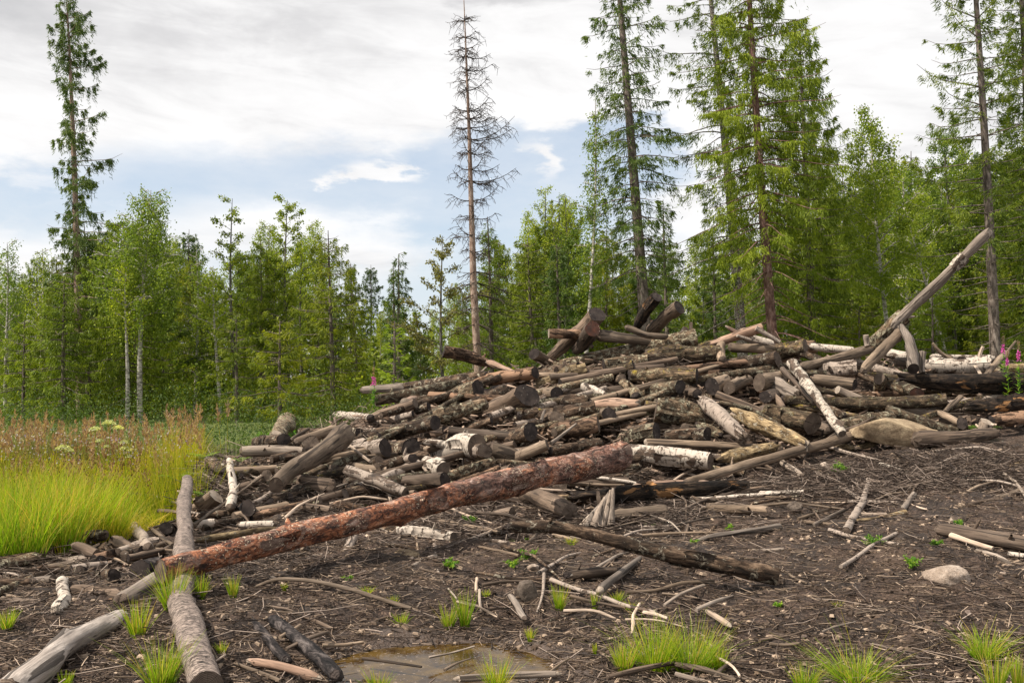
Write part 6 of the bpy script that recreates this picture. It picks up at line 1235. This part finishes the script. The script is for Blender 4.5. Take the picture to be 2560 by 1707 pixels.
B(1430, 42, 468, 60, 'second light green aspen behind the thin white birch', 'aspen_tree', cat='aspen', cb=.25, dens=1.0, mat='leaf_birch', bark='grey_bark', limbs=28, asc=1.0, weep=.1)
S(1410, 33, 610, 70, 'dark spruce in front of the aspens', green0=.05, dens=1.5, mat='needle_dark', shape=.6)
B(1466, 31, 225, 42, 'thin white birch leaning against the tall left spruce', cb=.42, dens=1.5, weep=.8, limbs=22, lean=.022, rad=.075)
S(1622, 31, -420, 150, 'tall spruce with drooping branches, left one of the big group', green0=.24, dens=1.5, gap=.46, droop=.75, hang=1.0, shape=.62, lean=-.062, mat='needle_dark', nbr=6, rad=.21, jit=.6)
S(1680, 38, 500, 90, 'mid sized spruce right of the tall left spruce', green0=.15, dens=1.1, mat='needle_dark')
S(1866, 33, -350, 150, 'tall spruce with a speckled trunk in the big group', green0=.28, dens=1.25, gap=.5, droop=.7, hang=.9, shape=.62, side=-.5, lean=-.085, bark='speck_bark', mat='needle', nbr=5, rad=.20, jit=.7)
S(1957, 29.5, -520, 205, 'dense tall spruce with a reddish trunk', green0=.27, dens=2.3, gap=.42, droop=.8, hang=1.2, shape=.5, side=.15, jit=.6, lean=-.072, bark='red_bark', mat='needle_olive', nbr=7, rad=.17)
S(2052, 33, 60, 150, 'dense spruce filling in right of the reddish trunk', green0=.02, dens=1.9, gap=.36, hang=1.2, shape=.5, lean=-.06, mat='needle_olive')
S(1800, 38, 560, 90, 'dark spruce low between the big spruces', green0=.02, dens=1.4, mat='needle_dark')
B(2236, 35, 265, 110, 'tall birch with a white leaning trunk behind the broken trunk', cb=.40, dens=2.6, leafs=.075, weep=.6, limbs=34, asc=1.2, lean=-.075, rad=.10)
B(2398, 37, 480, 80, 'slanting birch with a bare white trunk right of the tall birch', cb=.55, dens=1.2, weep=.5, limbs=20, lean=-.24, rad=.085)
B(2385, 41, 300, 120, 'leafy crown rising behind the slanting birch', 'aspen_tree', cat='aspen', cb=.3, dens=2.4, mat='leaf_birch', bark='grey_bark', limbs=40, asc=1.0, weep=.2, lean=-.03)
S(2494, 29.5, -420, 190, 'tall open spruce near the right edge', green0=.30, dens=1.15, gap=.48, droop=.35, hang=.75, shape=.55, side=-.25, lean=-.055, mat='needle', nbr=5, rad=.17, jit=.6)
S(2600, 31, -300, 130, 'dense spruce cut by the right edge', green0=.05, dens=1.7, hang=1.0, shape=.5, lean=-.05, mat='needle_olive')
S(2330, 33, 740, 100, 'low bushy spruce under the broken leaning trunk', green0=.0, dens=1.5, hang=.9, shape=.5, mat='needle_olive', lean=0)
S(2150, 32, 770, 100, 'low bushy spruce under the tall birch', green0=.0, dens=1.5, hang=.9, shape=.5, mat='needle', lean=0)
S(2480, 34, 640, 120, 'mid height spruce behind the tall open one', green0=.0, dens=1.4, hang=.9, shape=.5, mat='needle', lean=0)
# ---- the dead spruce
Y = 29.0; h = H(-4, Y); r = np.random.RandomState(4); st = [np.array([[0, 0, 0], [-.05, 0, h * .35], [.0, 0, h * .7], [0, 0, h]])]; sr = [[.125, .10, .05, .012]]; tw = []; twr = []; sub = []; subr = []
z = 1.2
while z < h * .985:
    s = z / h; a = r.uniform(0, 6.283)
    for b in range(r.randint(3, 6)):
        a += 6.283 / 4 + r.normal(0, .5); Lb = HWm(225, Y) * (1 - s) ** .85 * (.75 + .45 * math.cos(a)) * r.uniform(.3, 1.35) + .15
        if s < .45: Lb *= .85
        t = np.linspace(0, 1, 6); Q = np.stack([np.cos(a) * Lb * t, np.sin(a) * Lb * t, z + Lb * (-.18 * t + .42 * t ** 2.2 * (1 if s > .4 else -.3))], -1); st.append(Q); sr.append(np.linspace(.018, .005, 6))
        for j in range(int((4 + Lb * 8) * (1 if s > .38 else .45))):
            tt = r.uniform(.12, 1); k = min(int(tt * 5), 4); c = Q[k] * (1 - (tt * 5 - k)) + Q[k + 1] * (tt * 5 - k); aa = a + r.choice([-1, 1]) * r.uniform(.4, 1.3); l = r.uniform(.12, .5) * (1.15 - tt * .5)
            e_ = c + np.array([math.cos(aa) * l, math.sin(aa) * l, r.uniform(-.9, .15) * l]); sub.append(np.array([c, (c + e_) / 2 + [0, 0, .03], e_])); subr.append([.009, .0075, .004])
            for _ in range(2):
                f_ = c + (e_ - c) * r.uniform(.3, 1); g_ = f_ + r.normal(0, .09, 3) + [0, 0, -.06]; sub.append(np.array([f_, g_])); subr.append([.006, .004])
    z += r.uniform(.20, .60)
tv, tf, _ = tubes(st[:1], sr[:1], 8); m1 = make_mesh('trunk', tv, tf, 'dead_bark'); LV, LF, _ = tubes(st[1:], [q * 1.15 for q in sr[1:]], 3); tv, tf, _ = tubes(sub, subr, 3); m2 = make_mesh('dead_crown', np.concatenate([tv, LV]), np.concatenate([tf, LF + len(tv)]), 'dead_twig', r.rand(len(tv) + len(LV)))
o = tree('dead_spruce', (m1, None), 1203, Y, 'bare dead spruce standing alone in the centre', 'dead tree', lean=-.040); obj('crown', m2, o)

# ---- the wood behind: shared shapes, every tree its own object
SK = [(-600, 600), (0, 600), (130, 650), (300, 560), (470, 610), (560, 610), (700, 590), (830, 630), (900, 680), (1010, 770), (1080, 750), (1180, 700), (1260, 620), (1400, 520), (1500, 540), (1620, 600), (1700, 640), (1800, 600), (1900, 520), (2050, 400), (2150, 420), (2250, 430), (2350, 430), (2450, 380), (2560, 300), (3100, 300)]
skx = [q[0] for q in SK]; sky_ = [q[1] for q in SK]
TPL = {'spruce_tree': [spruce_t(901 + i, 10, 1.5 + .25 * i, green0=[.02, .05, .03, .12][i], dens=1.5, hang=[1.0, .8, 1.2, .9][i], shape=.55, mat=mm, lf=1.1, gap=.38) for i, mm in enumerate(['needle', 'needle_dark', 'needle_olive', 'needle'])],
       'birch_tree': [broad_t(931 + i, 10, 1.3 + .2 * i, cb=.28, dens=1.7, weep=.6, limbs=34, asc=1.1, leafs=.08) for i in range(3)],
       'aspen_tree': [broad_t(951 + i, 10, 1.4 + .2 * i, cb=.15, dens=1.8, mat='leaf_alder', bark='grey_bark', weep=.1, limbs=38, leafs=.09) for i in range(3)]}
TLM = [(20, 'left edge birch'), (160, 'low bright spruce'), (206, 'tall thin spruce'), (322, 'broad olive spruce'), (492, 'slim weeping birch'), (590, 'ragged alder'), (722, 'open topped aspen'), (830, 'free standing spruce'), (1002, 'dark narrow spruce'), (1112, 'yellowing rowan'), (1203, 'dead spruce'),
       (1340, 'twiggy spruce'), (1466, 'thin white birch'), (1600, 'tall left spruce'), (1720, 'gap in the big spruces'), (1850, 'speckled trunk'), (1957, 'reddish trunk'), (2052, 'filling spruce'), (2236, 'tall white birch'), (2398, 'slanting birch'), (2494, 'tall open spruce'), (2600, 'right edge spruce')]
LB = {'spruce_tree': ('spruce', 'spruce', 'spruces of the wood behind'), 'birch_tree': ('pale birch', 'birch', 'birches of the wood behind'), 'aspen_tree': ('leafy broadleaf', 'broadleaf tree', 'broadleaf trees of the wood behind')}
rg = random.Random(21)
for row, (Y, n, dip) in enumerate([(41, 32, 50), (45, 34, 20), (50, 36, 0), (57, 36, -5)]):
    for i in range(n):
        c = -350 + (3250) * (i + rg.uniform(.1, .9)) / n; Yt = Y + rg.uniform(-1.8, 1.8); top = np.interp(c, skx, sky_) + dip + rg.uniform(-35, 110)
        kd = rg.choice(['spruce_tree', 'spruce_tree', 'birch_tree', 'aspen_tree'] if row < 2 else ['spruce_tree', 'birch_tree', 'aspen_tree', 'birch_tree'])
        hh = H(top, Yt); nm_, cat, grp = LB[kd]; k = rg.randrange(len(TPL[kd])); q = min(TLM, key=lambda m: abs(m[0] - c))
        lab = ['front', 'second', 'third', 'last'][row] + ' rank ' + (['green ', 'dark ', 'olive ', 'twiggy '][k] if kd == 'spruce_tree' else ['slim ', 'medium ', 'broad '][k]) + nm_ + ', ' + ('straight behind' if abs(c - q[0]) < 18 else 'to the right of' if c > q[0] else 'to the left of') + ' the ' + q[1]
        if lab in USED: lab = lab.replace(' rank ', ' rank taller ') if top < np.interp(c, skx, sky_) + dip + 30 else lab.replace(' rank ', ' rank lower ')
        if lab in USED: lab = lab.replace(' rank ', ' rank leafy ')
        USED.add(lab)
        tree(kd, TPL[kd][k], c, Yt, lab, cat, scale=hh / 10 * rg.uniform(.95, 1.15) if hh < 13 else hh / 10 * .95, rot=rg.uniform(0, 6.28), group=grp)
# low bushes at the wood's edge and far wood mass: uncountable
def leafmass(name, n, y0, y1, c0, c1, hfun, mat, size, label, cat, p=1.0):
    Y = rs.uniform(y0, y1, n); c = rs.uniform(c0, c1, n); x = (c - 1280) / F * Y; cl = fbm(np.stack([x * .35, Y * .35, x * 0 + y0], -1), 3)
    z = rs.rand(n) ** p * hfun(c, Y) * np.clip(.75 + cl, .25, 1.0); P = np.stack([x, Y, z], -1); D = unit(rs.normal(0, 1, (n, 3)) + [0, 0, -.5]); W = unit(np.cross(D, rs.normal(0, 1, (n, 3)))); l = rs.uniform(.6, 1.4, n) * size
    k = fbm(np.stack([x * 1.2, Y * 1.2, z * 1.2], -1), 2)
    V = np.stack([P, P + D * (l * .5)[:, None] + W * (l * .35)[:, None], P + D * l[:, None], P + D * (l * .5)[:, None] - W * (l * .35)[:, None]], 1)
    m = (fbm(np.stack([x * .9, Y * .9, z * .9], -1), 3) > -.12); V = V[m]; k = k[m]; n = len(V)
    obj(name, make_mesh(name, V.reshape(-1, 3), quads(n), mat, np.repeat(np.clip(.45 + k * .5 + rs.normal(0, .15, n), 0, 1), 4)), kind='stuff', label=label, cat=cat)
leafmass('undergrowth', 42000, 20, 35, -500, 1100, lambda c, Y: .75 + .3 * (Y - 20) / 5, 'needle_dark', .05, 'dark low shrubs between the meadow and the wood', 'undergrowth')
leafmass('undergrowth', 60000, 37, 44, -600, 3200, lambda c, Y: 2.6 + 0 * c, 'leaf_alder', .13, 'low bushes and saplings along the edge of the wood', 'undergrowth')
leafmass('undergrowth', 50000, 46, 56, -700, 3300, lambda c, Y: 5.0 + 0 * c, 'needle', .17, 'shaded undergrowth deep in the wood', 'undergrowth')
leafmass('far_wood', 90000, 62, 74, -900, 3500, lambda c, Y: (CAMZ - (np.interp(c, skx, sky_) + 75 - HZ) / F * Y), 'leaf_alder', .24, 'far part of the wood that closes the view between the stems', 'wood')
leafmass('green_shrubs', 5200, 17.6, 19.5, 640, 985, lambda c, Y: .95 + 0 * c, 'fern_mat', .05, 'bright green shrubs behind the left end of the heap', 'shrubs')
